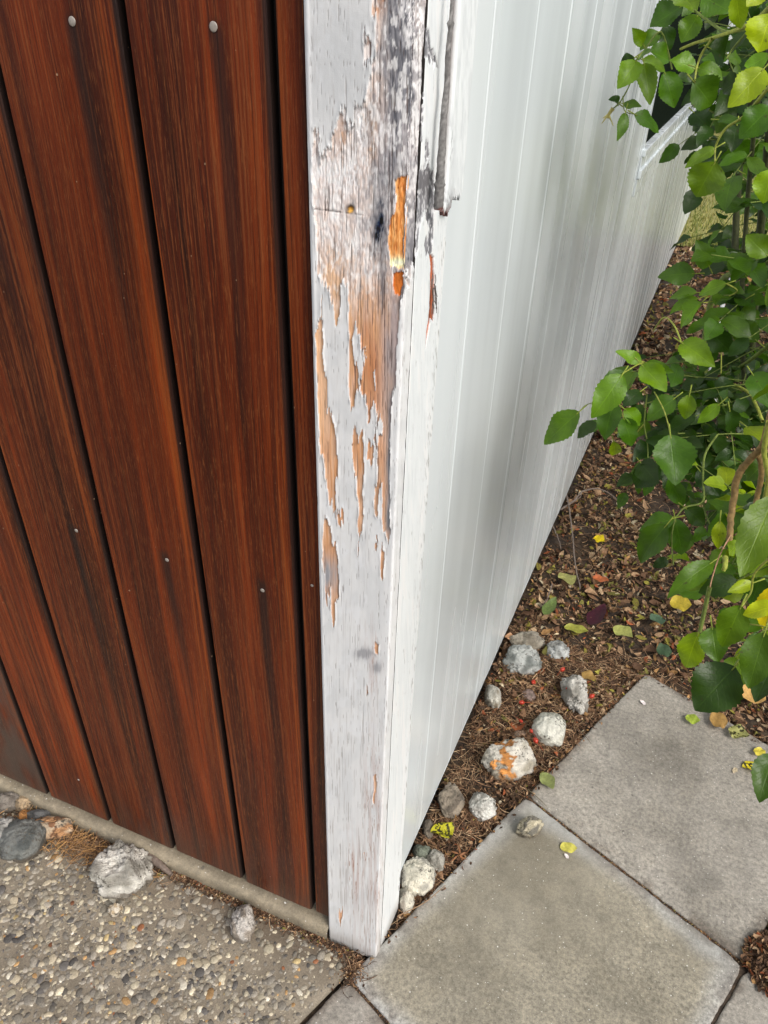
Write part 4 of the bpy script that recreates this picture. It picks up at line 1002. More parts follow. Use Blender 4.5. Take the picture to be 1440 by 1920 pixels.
# far hedge closing the garden
hd = empty('hedge', (6, 13, 0)); tag(hd, 'dark evergreen hedge at the far end of the garden', 'hedge')
fol = Acc()
def samp_h(): return np.array([random.uniform(-1, 14), 13 + random.uniform(-.5, .6) , random.uniform(0, 2.6)]), rng.normal(0, 1, 3)
quick_leaves(5200, samp_h, .12, .24, [1, 2, 2])
link('foliage', fol.mesh('foliage'), ML, hd)
link('core', box_mesh('core', -1, 14, 13.25, 13.8, 0, 2.4, .1), mat_plain('hedge_dark', (.010, .018, .007), .9), hd)

# ------------------------------------------------------------------ litter
def in_bed(x, y):
    """open soil: right of the wall, outside the slabs and the driveway"""
    wall = (x * NX[0] + y * NX[1]) > SIDE_OFF + .004
    q = np.stack([x - PB[0], y - PB[1]], -1); a_ = q @ E1; b_ = q @ E2
    onslab = (a_ > -1.62) & (a_ < .535) & (b_ > .004) & (b_ < .50) | (a_ > -1.62) & (a_ < 0) & (b_ >= .5) & (b_ < 1.0)
    post = (y < .11) & (x < .012)
    drive = x < line_x(y) - 0
    return wall & ~onslab & ~post & ~(drive & (y < .0)) & (y > -.02)
PALL = np.array([lin(q) for q in [(150, 116, 88), (178, 144, 110), (118, 88, 66), (202, 172, 136), (90, 68, 52), (78, 58, 42), (184, 142, 92), (134, 128, 66), (164, 154, 70), (160, 92, 58), (212, 196, 164)]])
def shards(n, x, y, z, size, probs, acc, flat=.5):
    """small curled leaf fragments, vectorised: 3x2 quads"""
    u = np.array([-1, 0, 1.0]); v = np.array([0, .33, .7, 1.0]); wv = np.array([.35, 1, .8, .12])
    U_, V_ = np.meshgrid(u, v, indexing='xy'); wgt = wv[:, None] * np.ones(3)
    L = size; Wd = size * rng.uniform(.28, .7, n)
    curl = rng.normal(0, 1.3, n); fold = rng.uniform(-.9, .9, n)
    lx = U_[None] * wgt[None] * Wd[:, None, None] * .5 * (1 + .35 * (rng.random((n, 4, 3)) - .5)); ly = (V_[None] - .5) * L[:, None, None]
    lz = fold[:, None, None] * np.abs(lx) + curl[:, None, None] * (V_[None] - .5) ** 2 * L[:, None, None] * .8
    P = np.stack([lx, ly, lz], -1)
    az = rng.uniform(0, 2 * math.pi, n); ti = rng.normal(0, flat, n); ro = rng.normal(0, flat, n)
    def rot(P, ang, i, j):
        c, s = np.cos(ang)[:, None, None], np.sin(ang)[:, None, None]; A = P[..., i] * c - P[..., j] * s; B = P[..., i] * s + P[..., j] * c
        P = P.copy(); P[..., i] = A; P[..., j] = B; return P
    P = rot(rot(rot(P, ti, 1, 2), ro, 0, 2), az, 0, 1)
    P += np.stack([x, y, z], -1)[:, None, None, :]
    cidx = rng.choice(len(PALL), n, p=np.array(probs) / sum(probs)); c = PALL[cidx] * rng.uniform(.55, 1.15, (n, 1))
    q = np.array([[r * 3 + k, r * 3 + k + 1, (r + 1) * 3 + k + 1, (r + 1) * 3 + k] for r in range(3) for k in range(2)])
    Fq = (q[None] + np.arange(n)[:, None, None] * 12).reshape(-1, 4)
    acc.add(P.reshape(-1, 3), Fq, np.repeat(c, 12, 0) * rng.uniform(.85, 1.1, (n * 12, 1)))
def needles(n, x, y, z, ln, acc, rad=.0005, cols=(2, 4, 5, 1)):
    """thin bent twigs and needles, triangular section"""
    az = rng.uniform(0, 2 * math.pi, n); bend = rng.normal(0, .5, n); el = rng.normal(0, .16, n); t = np.linspace(-.5, .5, 5)
    L = ln; ax = t[None] * L[:, None]; bx = bend[:, None] * (t[None] ** 2) * L[:, None]; bz = el[:, None] * ax + .12 * rng.normal(0, 1, n)[:, None] * (t[None] ** 2) * L[:, None]
    c, s = np.cos(az)[:, None], np.sin(az)[:, None]
    Cn = np.stack([x[:, None] + ax * c - bx * s, y[:, None] + ax * s + bx * c, z[:, None] + bz], -1)
    r = rad * rng.uniform(.6, 1.6, n); V = []
    for k in range(3):
        a = 2 * math.pi * k / 3; off = np.stack([-s * math.cos(a), c * math.cos(a), np.ones_like(s) * math.sin(a)], -1) * r[:, None, None]
        V.append(Cn + off)
    V = np.stack(V, 2).reshape(n, 15, 3)
    q = np.array([[i * 3 + k, i * 3 + (k + 1) % 3, (i + 1) * 3 + (k + 1) % 3, (i + 1) * 3 + k] for i in range(4) for k in range(3)])
    Fq = (q[None] + np.arange(n)[:, None, None] * 15).reshape(-1, 4)
    cc = PALL[rng.choice(cols, n)] * rng.uniform(.6, 1.3, (n, 1))
    acc.add(V.reshape(-1, 3), Fq, np.repeat(cc, 15, 0))
def scatter(n, x0, x1, y0, y1, test=in_bed):
    x = rng.uniform(x0, x1, n); y = rng.uniform(y0, y1, n); ok = test(x, y)
    if test is in_bed: ok &= fbm(x * 9 + n * .01, y * 9, n % 50) + .22 * rng.random(n) > .47
    return x[ok], y[ok]
P_NEAR = [3, 2, 5, 1.0, 6, 5, 1.0, .5, .25, .6, .5]; P_FAR = [5, 5, 4, 2.6, 3, 3, 1.8, 1.9, 1.4, 1.0, 1.2]
acc = Acc()
x, y = scatter(30000, -.05, .75, -.05, .95); z = soil_z(x, y) + rng.uniform(.0, .012, len(x)); shards(len(x), x, y, z, rng.lognormal(math.log(.008), .5, len(x)).clip(.003, .026), P_NEAR, acc)
x, y = scatter(15000, -.05, .6, -.05, 1.0); z = soil_z(x, y) + rng.uniform(.002, .013, len(x)); needles(len(x), x, y, z, rng.uniform(.012, .05, len(x)), acc, .0005, (0, 1, 2, 4, 3))
x, y = scatter(30000, -.05, 1.5, .75, 2.3); z = soil_z(x, y) + rng.uniform(.0, .014, len(x)); shards(len(x), x, y, z, rng.lognormal(math.log(.012), .5, len(x)).clip(.004, .035), P_FAR, acc)
x, y = scatter(5000, -.05, 1.5, .8, 2.2); z = soil_z(x, y) + rng.uniform(.002, .015, len(x)); needles(len(x), x, y, z, rng.uniform(.02, .07, len(x)), acc, .0006)
x, y = scatter(22000, 0, 2.6, 2.2, 5.8); z = soil_z(x, y) + rng.uniform(.0, .02, len(x)); shards(len(x), x, y, z, rng.uniform(.018, .05, len(x)), P_FAR, acc)
x, y = scatter(1800, .6, 1.6, .3, 1.2); z = soil_z(x, y) + rng.uniform(.0, .012, len(x)); shards(len(x), x, y, z, rng.uniform(.012, .03, len(x)), P_FAR, acc)
# crumbs strewn along the slab rims
def rimtest(x, y):
    q = np.stack([x - PB[0], y - PB[1]], -1); a_ = q @ E1; b_ = q @ E2
    return ((np.abs(b_ - .004) < .016 * rng.random(len(x))) & (a_ > -.56) & (a_ < .55)) | ((np.abs(a_ - .535) < .03 * rng.random(len(x)) ** 2) & (b_ > 0) & (b_ < .5))
x, y = scatter(9000, -.05, .9, -.05, 1.0, rimtest); shards(len(x), x, y, np.full(len(x), .0022), rng.uniform(.003, .010, len(x)), P_NEAR, acc, .3)
o = link('leaf_litter', acc.mesh('leaf_litter', False), MLIT); tag(o, 'brown leaf litter, needles and bark crumbs covering the bed', kind='stuff')
# litter along the curb on the driveway and in the joint by the post
acc = Acc()
x = -1.4 + 1.36 * rng.random(3400) ** .9; y = -.008 - np.abs(rng.normal(0, .007 + .020 * sstep(-.45, -.75, x), 3400)); shards(len(x), x, y, np.full(len(x), .0015), rng.uniform(.003, .009, len(x)), P_NEAR, acc, .35)
n_ = 420; x = rng.normal(-.66, .075, n_); y = -.022 - np.abs(rng.normal(0, .022, n_)); needles(n_, x, y, rng.uniform(.003, .016, n_), rng.uniform(.02, .06, n_), acc, .0005, (6, 1, 6, 2))
n_ = 260; x = rng.uniform(-1.3, -.1, n_); y = -.012 - np.abs(rng.normal(0, .01, n_)); needles(n_, x, y, rng.uniform(.001, .005, n_), rng.uniform(.01, .035, n_), acc, .0004)
n_ = 420; tq = rng.uniform(-.05, .07, n_); x = line_x(-.05 + 0 * tq) + .004 + rng.normal(0, .013, n_); y = -.030 + rng.normal(0, .017, n_); ok = ~((x > -.1) & (x < .01) & (y > -.002)); x, y = x[ok], y[ok]
shards(len(x), x, y, rng.uniform(-.008, .0015, len(x)), rng.uniform(.003, .007, len(x)), P_NEAR, acc, .2); needles(len(x) // 6, x[::6][:len(x) // 6], y[::6][:len(x) // 6], np.full(len(x) // 6, .002), rng.uniform(.008, .03, len(x) // 6), acc, .0004)
o = link('debris', acc.mesh('debris', False), MLIT); tag(o, 'dry needles and crumbs swept along the concrete curb and joint', kind='stuff')
# crumbs down in the slab joints
acc = Acc()
n_ = 2600; k = rng.random(n_); q = PB[None] + k[:, None] * .5 * E2[None] + rng.normal(0, .0016, (n_, 1)) * E1[None]
shards(n_, q[:, 0], q[:, 1], rng.uniform(-.010, -.0025, n_), rng.uniform(.002, .0045, n_), P_NEAR, acc, .4)
n_ = 1500; k = rng.random(n_); q = (PB - .54 * E1)[None] + k[:, None] * .5 * E2[None] + rng.normal(0, .0016, (n_, 1)) * E1[None]
shards(n_, q[:, 0], q[:, 1], rng.uniform(-.010, -.0025, n_), rng.uniform(.002, .0045, n_), P_NEAR, acc, .4)
o = link('joint_debris', acc.mesh('joint_debris', False), MLIT); tag(o, 'dark soil crumbs packed in the joints of the paving slabs', kind='stuff')
# clod of mulch at right edge
mc = ground(1432, 1805); acc = Acc()
n_ = 1500; r = rng.random(n_) ** .6 * .065; a = rng.uniform(0, 6.28, n_); x = mc[0] + .03 + r * np.cos(a); y = mc[1] + r * np.sin(a) * .95; z = .004 + .026 * (1 - (r / .065) ** 2) * rng.random(n_)
shards(n_, x, y, z, rng.uniform(.008, .022, n_), [4, 3, 5, 1, 6, 5, 2, 0, 0, 4, 0], acc, .6)
o = link('mulch_pile', acc.mesh('mulch_pile', False), MLIT); tag(o, 'reddish brown heap of bark mulch on the slab at the right edge', 'mulch')
del o['category']; o['kind'] = 'stuff'
# small dust specks of leaf on the brown boards are in the material; lawn beyond
acc = Acc(); n_ = 26000; x = rng.uniform(.15, 5, n_); y = 5.6 + rng.random(n_) ** 1.5 * 6.5
tt = rng.uniform(.03, .06, n_); az = rng.uniform(0, 6.28, n_); ww = .006
b0 = np.stack([x - ww * np.cos(az), y - ww * np.sin(az), np.full(n_, -.01)], -1); b1 = np.stack([x + ww * np.cos(az), y + ww * np.sin(az), np.full(n_, -.01)], -1); b2 = np.stack([x + rng.normal(0, .02, n_), y + rng.normal(0, .02, n_), tt], -1)
Vg = np.stack([b0, b1, b2], 1).reshape(-1, 3); cg = np.array([lin((128, 132, 66)), lin((164, 156, 96)), lin((96, 112, 52))])[rng.integers(0, 3, n_)]
acc.add(Vg, np.arange(n_ * 3).reshape(-1, 3), np.repeat(cg, 3, 0)); o = link('grass', acc.mesh('grass', False), MLIT); tag(o, 'yellowing lawn grass beyond the end of the white wall', kind='stuff')
lawn = np_mesh('lawn', [(.1, 5.6, -.002), (40, 5.6, -.002), (40, 60, -.002), (-20, 60, -.002), (-20, 7.2, -.002), (.1, 7.2, -.002)], np.array([[0, 1, 2, 3, 4, 5]]), np.tile(lin((140, 136, 80)), (6, 1)))
tag(link('lawn', lawn, MAG), 'dry yellow green lawn at the end of the wall', kind='structure')

# ------------------------------------------------------------------ stones
def stone_mesh(name, sx, sy, sz, seed, colfn, rough=.16, sub=5, sq=.0):
    bm = bmesh.new(); bmesh.ops.create_icosphere(bm, subdivisions=sub, radius=1)
    V = np.array([v.co[:] for v in bm.verts]); Fc = np.array([[v.index for v in f.verts] for f in bm.faces]); bm.free()
    o = Vector((seed * 3.7, seed * 1.3, seed * .7)); d = []
    for p in V:
        q = Vector(p)
        a = mnoise.noise(q * 1.1 + o); b = mnoise.noise(q * 2.6 + o); c2 = mnoise.noise(q * 7 + o); e_ = abs(mnoise.noise(q * 4 + o * 2))
        g3 = mnoise.noise(q * 15 + o); r1 = abs(mnoise.noise(q * 2.1 + o * 3))
        d.append(1 + rough * (1.5 * a + 1.0 * b + .48 * c2 + .20 * g3 - .55 * (1 - min(1, e_ * 4)) - .7 * (1 - min(1, r1 * 6))))
    W = V * np.array(d)[:, None]
    pr = np.random.default_rng(seed + 300)                       # chipped faces
    for _ in range(8):
        nn = pr.normal(0, 1, 3); nn /= np.linalg.norm(nn); lim = pr.uniform(.78, .98); ex = np.clip(W @ nn - lim, 0, None); W = W - ex[:, None] * nn * .88
    W = np.sign(W) * np.abs(W) ** (1 - sq)
    C = colfn(W, o)
    return W * np.array([sx, sy, sz]), Fc, C
def cf(base, second=None, band=None):
    b = lin(base); s2 = lin(second) if second else b * .55
    def f(W, o):
        out = []
        for p in W:
            k = mnoise.noise(Vector(p) * 1.6 + o) * .5 + .5; k = min(1, max(0, (k - .45) / .2)); c = b * (1 - k) + s2 * k
            if band is not None and abs(p[0] - band[1] + .45 * mnoise.noise(Vector(p) * 2.2 + o)) < band[2] * (.75 + 1.2 * mnoise.noise(Vector(p) * 4 + o)): c = lin(band[0]) * (.7 + .6 * k)
            out.append(c)
        return np.array(out)
    return f
WH = (232, 229, 220)
STN = [ # px, py, width px, depth px, height factor, rotation, colours, label
 (228, 1634, 92, 96, .42, .3, (216, 212, 202), (150, 146, 136), None, 'largest pitted grey and white stone on the driveway, beside the grey stick', .22),
 (455, 1732, 40, 64, .5, .1, (196, 190, 182), (150, 140, 128), None, 'small white speckled stone alone on the driveway near the post', .14),
 (42, 1574, 78, 74, .4, .5, (118, 120, 116), (84, 88, 86), None, 'dark grey green rounded stone at the left edge of the driveway', .12),
 (100, 1552, 68, 40, .4, .15, (176, 132, 92), (196, 176, 150), ((120, 84, 58), .2, .12), 'flat orange brown layered stone beside the dark grey stone', .14),
 (10, 1558, 52, 50, .45, .9, (190, 188, 182), (140, 138, 132), None, 'white grey stone cut by the left frame edge, touching the dark grey stone', .14),
 (12, 1503, 44, 34, .45, .4, (140, 132, 122), (104, 96, 88), None, 'grey brown stone below the curb in the far left corner', .15),
 (45, 1505, 26, 28, .5, .2, (186, 162, 130), None, None, 'small tan stone under the weathered leftmost board', .14),
 (44, 1531, 17, 26, .5, .1, (190, 134, 78), None, None, 'tiny orange pebble between the grey stones at the left', .12),
 (73, 1528, 40, 20, .4, .3, (112, 112, 112), None, None, 'thin dark grey stone just above the orange brown one', .14),
 (216, 1706, 22, 22, .5, 1., (216, 206, 188), (180, 160, 130), None, 'little cream pebble in front of the largest driveway stone', .2),
 (980, 1234, 66, 74, .45, .3, (186, 188, 184), (120, 124, 120), None, 'big grey and white stone nearest the siding, topmost cluster in the bed', .14),
 (990, 1201, 66, 40, .45, .0, (160, 152, 138), (120, 112, 98), None, 'tan grey stone tucked behind the big grey white stone', .12),
 (1046, 1219, 44, 42, .5, .5, (186, 188, 186), (126, 126, 122), None, 'pale angular stone right of the big grey white stone', .18),
 (1080, 1296, 50, 92, .45, -.5, (200, 196, 188), (140, 136, 128), None, 'long curved white stone close to the upper slab with a rose hip on it', .2),
 (1032, 1363, 60, 74, .5, .2, (214, 212, 200), (168, 166, 152), None, 'round white stone beside the edge of the upper slab', .08),
 (956, 1418, 94, 76, .45, .1, (214, 208, 196), (164, 156, 140), ((206, 140, 74), -.22, .24), 'wide white stone with an orange stain across it', .16),
 (925, 1303, 30, 60, .5, .1, (200, 196, 184), (140, 130, 112), None, 'small upright oval white stone against the siding', .1),
 (905, 1508, 50, 58, .5, .4, (214, 212, 204), (160, 156, 148), None, 'white stone between the slab joint and the brown stone', .16),
 (845, 1498, 46, 74, .45, -.2, (150, 138, 122), (108, 98, 86), None, 'brownish grey ridged stone by the siding, left of a white stone', .16),
 (994, 1550, 44, 36, .6, .5, (196, 186, 160), (112, 108, 98), None, 'speckled cream and grey stone lying on the smooth slab', .2),
 (783, 1640, 60, 74, .5, .2, (222, 216, 198), (176, 172, 160), None, 'largest cream white stone at the foot of the siding near the post', .12),
 (762, 1684, 26, 52, .5, .1, (216, 210, 194), (170, 160, 146), None, 'small cream stone nearest the post, under the largest cream stone', .12),
 (780, 1664, 26, 28, .5, .6, (206, 200, 184), None, None, 'small cream stone wedged between the two stones nearest the post', .12),
 (818, 1612, 34, 44, .5, .8, (168, 164, 154), (120, 116, 106), None, 'grey round stone right of the greenish stone near the post', .12),
 (790, 1597, 34, 32, .5, .3, (120, 126, 112), (92, 98, 84), None, 'greenish grey stone above the largest cream stone', .12),
 (803, 1553, 20, 40, .45, .1, (128, 118, 104), (92, 84, 72), None, 'narrow brown grey stone beside the spotted yellow leaf', .12),
 (990, 1302, 26, 30, .4, .3, (140, 120, 112), None, None, 'small pinkish brown stone among the rose hips', .14),
 (975, 1378, 26, 26, .4, .3, (150, 124, 104), None, None, 'small tan stone above the orange stained stone', .14),
]
vx = R[:, 0].copy(); vx[2] = 0; vx /= np.linalg.norm(vx)
RING = []
for i, (px_, py_, wp, hp, hf, ro, c1, c2, band, lab, rg) in enumerate(STN):
    onp = 'on the smooth slab' in lab or 'driveway' in lab or i in (3, 4, 5, 6, 7, 8, 9)
    wp *= 1.02; hp *= 1.06; g = ground(px_, py_, .012); D = np.linalg.norm(g - CAM); sx = wp / F * D / 2; sy = hp * .84 / F * D / 2; sz = hf * (sx + sy)
    # foreshortened depth already seen: enlarge a little along the view
    W, Fc, C = stone_mesh('stone', sx, sy, sz, i + 1, cf(c1, c2, band), rg)
    zb = 0.0 if onp else -.014
    # sunk slightly so that it sits; rotated around z so width is across the view
    vx = R[:, 0].copy(); vx[2] = 0; vx /= np.linalg.norm(vx); vy = np.array([-vx[1], vx[0], 0]); ca, sa = math.cos(ro * .4), math.sin(ro * .4)
    A = W[:, 0] * ca - W[:, 1] * sa; B = W[:, 0] * sa + W[:, 1] * ca
    g0 = ground(px_, py_, zb + sz * .7)
    Wd = A[:, None] * vx + B[:, None] * vy; Wd[:, 2] = np.maximum(W[:, 2], -sz * .75)
    zc = zb + sz * (.66 if onp else .40)
    if not onp: RING.append((g0[0], g0[1], sx, sy))
    o = link('stone', np_mesh('stone', Wd, Fc, C), MST, None, (g0[0], g0[1], zc))
    tag(o, lab, 'stone', 'stones on the driveway' if onp else 'pale stones lying in the bed')

acc = Acc()                                   # crumbs drifted against the stones
for (gx_, gy_, sx, sy) in RING:
    n_ = int(60 + 2600 * (sx + sy)); a = rng.uniform(0, 6.283, n_); k = rng.normal(1.0, .11, n_)
    x = gx_ + vx[0] * np.cos(a) * sx * k - vx[1] * np.sin(a) * sy * k; y = gy_ + vx[1] * np.cos(a) * sx * k + vx[0] * np.sin(a) * sy * k
    ok = in_bed(x, y); x, y = x[ok], y[ok]
    shards(len(x), x, y, soil_z(x, y) + rng.uniform(.003, .013, len(x)), rng.lognormal(math.log(.007), .5, len(x)).clip(.003, .02), P_NEAR, acc, .5)
    m_ = len(x) // 3; needles(m_, x[:m_], y[:m_], soil_z(x[:m_], y[:m_]) + .012, rng.uniform(.015, .04, m_), acc, .0005, (0, 1, 2, 4))
o = link('stone_litter', acc.mesh('stone_litter', False), MLIT); tag(o, 'bark crumbs and needles drifted round the bed stones', kind='stuff')
# driftwood-like stick beside the big stone
a_ = ground(250, 1592, .012); b_ = ground(322, 1640, .010); mid = (a_ + b_) / 2 + np.array([.004, .003, .004])
V, Q = tube(smooth_path([a_, mid, b_], 22), [.006, .010, .009, .006, .004], 9, jitter=.28)
n0 = len(V); V = np.vstack([V, V[:9].mean(0), V[-9:].mean(0)]); caps = [(k, (k + 1) % 9, n0) for k in range(9)] + [(n0 - 9 + (k + 1) % 9, n0 - 9 + k, n0 + 1) for k in range(9)]
me = np_mesh('stick', V, [Q, np.array(caps)], np.tile(lin((120, 106, 96)), (len(V), 1)) * rng.uniform(.8, 1.15, (len(V), 1)))
tag(link('stick', me, MBARK), 'short thick grey dead stick against the curb behind the largest driveway stone', 'stick')

# dried vine stem lying along the side of the post
def sidep(px, py, off):
    d = ray(px, py); k = ((off - CAM @ NX)) / (d @ NX); return CAM + k * d
pp = [(853, -60), (848, 0), (845, 46), (840, 100), (838, 160), (833, 210), (829, 270), (826, 320), (824, 352), (822, 392)]
P = smooth_path([sidep(x, y, .0095) for x, y in pp], 70)
rr = np.interp(np.linspace(0, 1, 70), [0, .2, .22, .24, .5, .84, .87, .89, 1], [.0014, .0016, .0034, .0018, .0028, .0040, .0052, .0042, .0044])
V, Q = tube(P, rr, 10, jitter=.18); n0 = len(V); V = np.vstack([V, V[-10:].mean(0)]); caps = np.array([(n0 - 10 + (k + 1) % 10, n0 - 10 + k, n0) for k in range(10)])
cc = np.tile(lin((128, 126, 124)), (len(V), 1)) * rng.uniform(.6, 1.25, (len(V), 1)); cc[-14:] = lin((92, 58, 52))
tag(link('dry_twig', np_mesh('dry_twig', V, [Q, caps], cc), MBARK), 'thin grey dried twig lying along the upper side of the corner post', 'twig')
# torn fibres under the break
fb = Acc()
for k in range(12):
    x0 = 812 + random.uniform(-1, 5); y0 = random.uniform(500, 570); x1 = x0 + random.uniform(-2, 5); y1 = y0 + random.uniform(18, 40)
    V, Q = tube(smooth_path([sidep(x0, y0, .0008), sidep((x0 + x1) / 2 + random.uniform(-2, 3), (y0 + y1) / 2, .003), sidep(x1, y1, .0022)], 8), [.0005, .0003], 4); fb.add(V, Q, lin((96, 90, 86)))
link('splinter', fb.mesh('splinter'), MBARK, cp)

# grey dry vine runners at the wall foot
vn_ = Acc()
def gp(px, py, z=.012): return ground(px, py, z)
for path, r in (([(1062, 925), (1068, 960), (1073, 1000), (1078, 1050), (1088, 1105)], .0030), ([(1052, 955), (1075, 940), (1095, 920), (1130, 918), (1168, 945)], .0034),
                ([(1036, 985), (1045, 1005), (1052, 1030)], .0022), ([(1035, 1095), (1028, 1120), (1014, 1138)], .0022), ([(1056, 950), (1085, 935), (1090, 925)], .002)):
    P = smooth_path([gp(x, y, random.uniform(.012, .022)) for x, y in path], 24); P += rng.normal(0, .0008, P.shape); V, Q = tube(P, [r, r * .6], 7, jitter=.25); vn_.add(V, Q, lin((132, 118, 108)) * rng.uniform(.8, 1.1, (len(V), 1)))
tag(link('dry_vine', vn_.mesh('dry_vine'), MBARK), 'grey dead vine runners lying on the litter at the wall foot', 'vine')

# rose hips with stalks
HIPS = [(1000, 1279, 'plump red rose hip between the siding and the curved stone'), (978, 1317, 'red rose hip with stalk, above the small pinkish stone'), (1055, 1255, 'dark red rose hip with a pale cap below the angular stone'),
        (1066, 1291, 'red rose hip lying on the curved white stone'), (1110, 1305, 'red rose hip nearest the edge of the upper slab'), (977, 1352, 'small pinkish red rose hip left of the round white stone'), (996, 1370, 'tiny red rose hip above the wide stained stone'), (1004, 1388, 'pointed red rose hip below the round white stone')]
for k, (x, y, lab) in enumerate(HIPS):
    s = .0058 if k not in (5, 6) else .0042
    p = ground(x, y, .016 if k != 3 else .03); e_ = empty('rose_hip', tuple(p)); tag(e_, lab, 'rose hip', 'red rose hips fallen in the bed')
    a = random.uniform(0, 6.28); dv = Vector((math.cos(a), math.sin(a), .25))
    bm = bmesh.new(); bmesh.ops.create_uvsphere(bm, u_segments=12, v_segments=9, radius=1)
    q = dv.to_track_quat('Z', 'Y').to_matrix()
    for v in bm.verts:
        c_ = v.co.copy(); sc_ = 1 - .25 * max(0, c_.z); v.co = q @ Vector((c_.x * s * sc_, c_.y * s * sc_, c_.z * s * 1.35)) + Vector(p)
    for f in bm.faces: f.smooth = True
    me = bpy.data.meshes.new('fruit'); bm.to_mesh(me); bm.free(); link('fruit', me, MHIP, e_)
    pv = np.array(p); dd = np.array(dv); V, Q = tube(smooth_path([pv - dd * s * 1.2, pv - dd * .014 + [.002, .001, .001], pv - dd * .026 + [.005, .003, -.003]], 8), [.0009, .0006], 6)
    link('stalk', np_mesh('stalk', V, Q, np.tile(lin((150, 70, 44)), (len(V), 1))), MBARK, e_)

# ------------------------------------------------------------------ individual fallen leaves
FLV = [ # centre px, length px, width px, angle deg in picture, colour, label, z, spots
 (830, 1562, 40, 34, 60, (184, 178, 40), 'yellow leaf with black spots lying among the stones near the post', .006, 1),
 (1027, 1466, 40, 20, 60, (132, 140, 84), 'curled dull green leaf at the start of the slab joint', .006, 0),
 (1066, 1590, 32, 17, 5, (204, 196, 92), 'small pale yellow leaf on the smooth slab', .003, 0),
 (1410, 1440, 34, 24, 50, (214, 196, 40), 'bright yellow leaf on the upper slab under the rose', .003, 1),
 (1424, 1412, 24, 18, 40, (206, 190, 70), 'pale yellow leaf just above the bright yellow one at the right edge', .006, 0),
 (1413, 1787, 36, 15, 68, (190, 188, 96), 'slender yellow green leaf beside the mulch heap', .004, 0),
 (1123, 1013, 22, 22, 20, (230, 204, 20), 'bright yellow petal shaped leaf alone on brown litter', .018, 0),
 (1080, 1182, 46, 20, 15, (156, 156, 66), 'yellow green leaf behind the pale angular stone', .012, 0),
 (1168, 1188, 42, 24, 40, (170, 172, 96), 'pale green oval leaf left of the slab corner', .012, 0),
 (1126, 1088, 32, 15, 25, (196, 110, 66), 'orange brown leaf on the litter below the yellow petal', .016, 0),
 (1413, 1302, 40, 34, -20, (206, 164, 98), 'tan yellow leaf beneath the big dark rose leaf', .02, 0),
 (1347, 1352, 34, 32, 10, (168, 132, 74), 'brown yellow leaf curled on the edge of the upper slab', .014, 0),
 (1384, 1376, 42, 24, 25, (164, 162, 98), 'spotted grey green leaf hanging over the slab rim', .010, 1),
 (1298, 1350, 28, 16, 15, (150, 168, 60), 'small fresh green leaf scrap on the upper slab rim', .008, 0),
 (1245, 1222, 30, 26, 10, (66, 88, 62), 'dark blue green leaf by the tip of the upper slab', .014, 0),
 (1232, 1165, 26, 22, 70, (84, 108, 84), 'small blue green leaf on the litter below the rose stem', .014, 0),
 (1120, 1155, 46, 24, -50, (64, 20, 34), 'dark purple withered leaf on the litter', .014, 0),
 (1275, 1135, 40, 30, 10, (198, 176, 60), 'crumpled yellow leaf under the rose stem', .018, 0),
 (1063, 1088, 30, 26, 60, (158, 156, 92), 'dull yellow green leaf close to the wall foot', .014, 0),
 (1030, 1140, 34, 18, -50, (98, 116, 60), 'green leaf against the base of the siding', .016, 0),
 (1104, 1270, 30, 18, 30, (160, 128, 70), 'folded tan leaf right of the rose hips', .014, 0),
 (1378, 1445, 10, 10, 30, (196, 180, 150), 'tiny cream leaf flake on the upper slab', .002, 0),
 (955, 1195, 16, 16, 30, (196, 150, 112), 'small pinkish tan husk beside the siding', .014, 0),
]
vx = R[:, 0].copy(); vx[2] = 0; vx /= np.linalg.norm(vx); vy = np.array([-vx[1], vx[0], 0])
for i, (cx_, cy_, lp, wp, ang, cc, lab, z, spots) in enumerate(FLV):
    a = math.radians(ang); b = ground(cx_ - math.cos(a) * lp / 2, cy_ - math.sin(a) * lp / 2, z); t = ground(cx_ + math.cos(a) * lp / 2, cy_ + math.sin(a) * lp / 2, z)
    L, Rm = frame(b, t, np.array([0, 0, 1.0]) + rng.normal(0, .12, 3)); D = np.linalg.norm(b - CAM)
    V, Q, U = leaf_geo(L, wp / F * D * 1.25, random.uniform(.1, .4), -random.uniform(.1, .5), .2, False, 60 if spots else 16, random.uniform(-.4, .4), 16 if spots else 2)
    c = np.tile(lin(cc), (len(V), 1)) * rng.uniform(.85, 1.1, (len(V), 1))
    if spots:
        n = fbm(V[:, 0] * 200 + 40, V[:, 1] * 200 + 40, 90 + i); c = np.where((n > .57)[:, None], lin((52, 50, 18)), c)
    W = V @ Rm; zmin = W[:, 2].min()
    o = link('fallen_leaf', np_mesh('fallen_leaf', W, Q, c, U), MFL, None, (b[0], b[1], (z if z > .005 else .0018) - min(zmin, 0)))
    tag(o, lab, 'leaf', 'fallen leaves on bed and slabs')
# bigger loose leaves strewn over the far bed, kept with the litter
acc = Acc(); x, y = scatter(2300, .0, 1.4, .62, 2.6); shards(len(x), x, y, soil_z(x, y) + .014, rng.lognormal(math.log(.022), .35, len(x)).clip(.01, .045), [4, 5, 4, 3, 2, 1, 2, 2.5, 2.5, 1, 2], acc, .45)
o = link('leaf_scraps', acc.mesh('leaf_scraps', True), MLIT); tag(o, 'larger curled green and tan leaf scraps over the bed', kind='stuff')
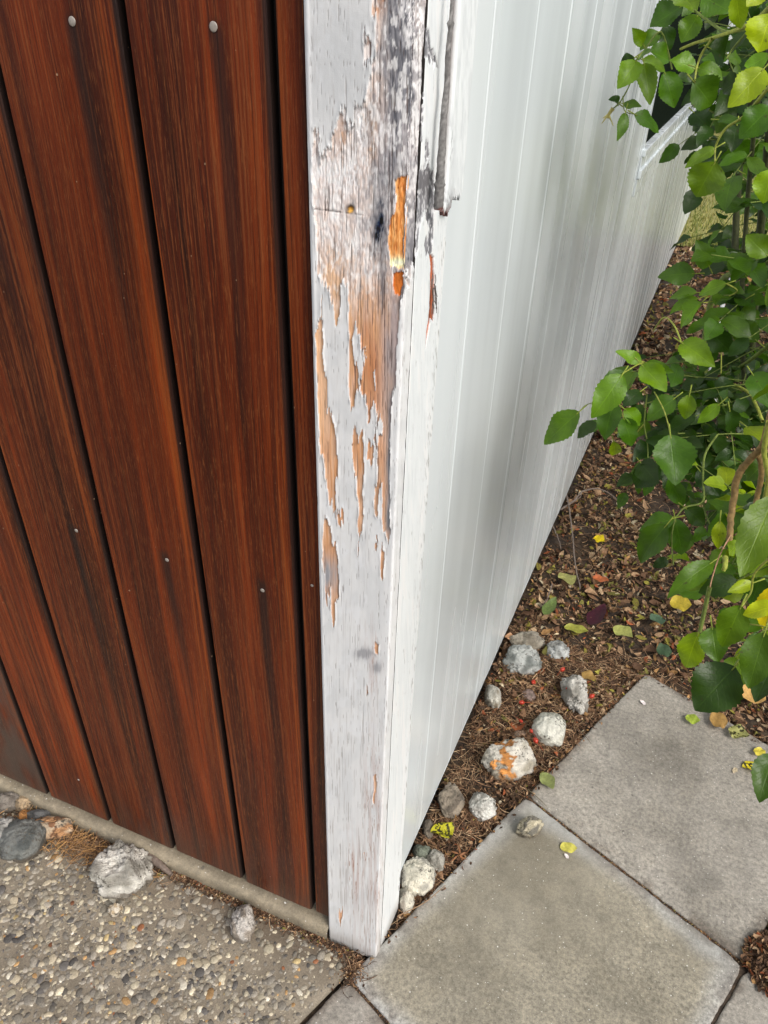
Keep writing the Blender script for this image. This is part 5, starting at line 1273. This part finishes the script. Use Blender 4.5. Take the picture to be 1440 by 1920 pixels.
# white petal + flake on slabs
for (x, y, r, lab) in ((1210, 1322, .0085, 'small white petal on the rough slab'), (1066, 1610, .006, 'tiny white flake on the smooth slab below the pale leaf')):
    g = ground(x, y, .002); V, Q, U = leaf_geo(r * 2, r * 1.3, .4, -.3, .2, False, 8); o = link('petal', np_mesh('petal', V, Q, np.tile(lin((226, 216, 214)), (len(V), 1)), U), MFL, None, (g[0], g[1], .0025)); o.rotation_euler.z = 1.0; tag(o, lab, 'petal')
# dry star-shaped husk on the slab rim
hs = Acc(); g = ground(862, 1603, .004)
for a, l in ((.3, .028), (1.5, .022), (2.6, .03), (4.0, .026), (5.2, .034)):
    V, Q, U = leaf_geo(l * random.uniform(.6, .9), random.uniform(.003, .006), .9, -random.uniform(-.4, 1.6), .6, False, 8, 1.2); c_, s_ = math.cos(a), math.sin(a); Rz = np.array([[c_, s_, 0], [-s_, c_, 0], [0, 0, 1]]); hs.add(V @ Rz, Q, lin((150, 104, 70)) * random.uniform(.8, 1.1), U)
tag(link('dry_husk', hs.mesh('dry_husk'), MFL, None, (g[0], g[1], .004)), 'orange brown star shaped dry husk on the slab edge near the post', 'husk')
# twigs on the slab
for (a, b, r, cc, lab) in (((1083, 1368), (1108, 1394), .0010, (96, 82, 70), 'short dark twig on the rim of the rough slab'), ((990, 1480), (1025, 1512), .0010, (110, 100, 78), 'thin greenish twig lying across the slab joint'), ((745, 1718), (835, 1660), .0011, (140, 112, 84), 'long curved straw along the slab edge by the post')):
    A = ground(*a, .004); B = ground(*b, .004); P = smooth_path([A, (A + B) / 2 + np.array([.006, -.004, .003]), B], 16); V, Q = tube(P, [r, r * .6], 6, jitter=.2)
    tag(link('twig', np_mesh('twig', V, Q, np.tile(lin(cc), (len(V), 1))), MBARK), lab, 'twig')
# white pipe behind the rose
pw = smooth_path([at(1440, 470, 3.2), at(1385, 500, 3.3), at(1362, 548, 3.2), at(1345, 620, 3.1), at(1333, 700, 3.0), at(1352, 800, 2.7), at(1358, 850, 2.55)], 40)
V, Q = tube(pw, [.008, .008], 12); tag(link('pipe', np_mesh('pipe', V, Q), mat_plain('white_plastic', (.62, .63, .64), .4)), 'white plastic pipe glimpsed behind the rose stems', 'pipe')
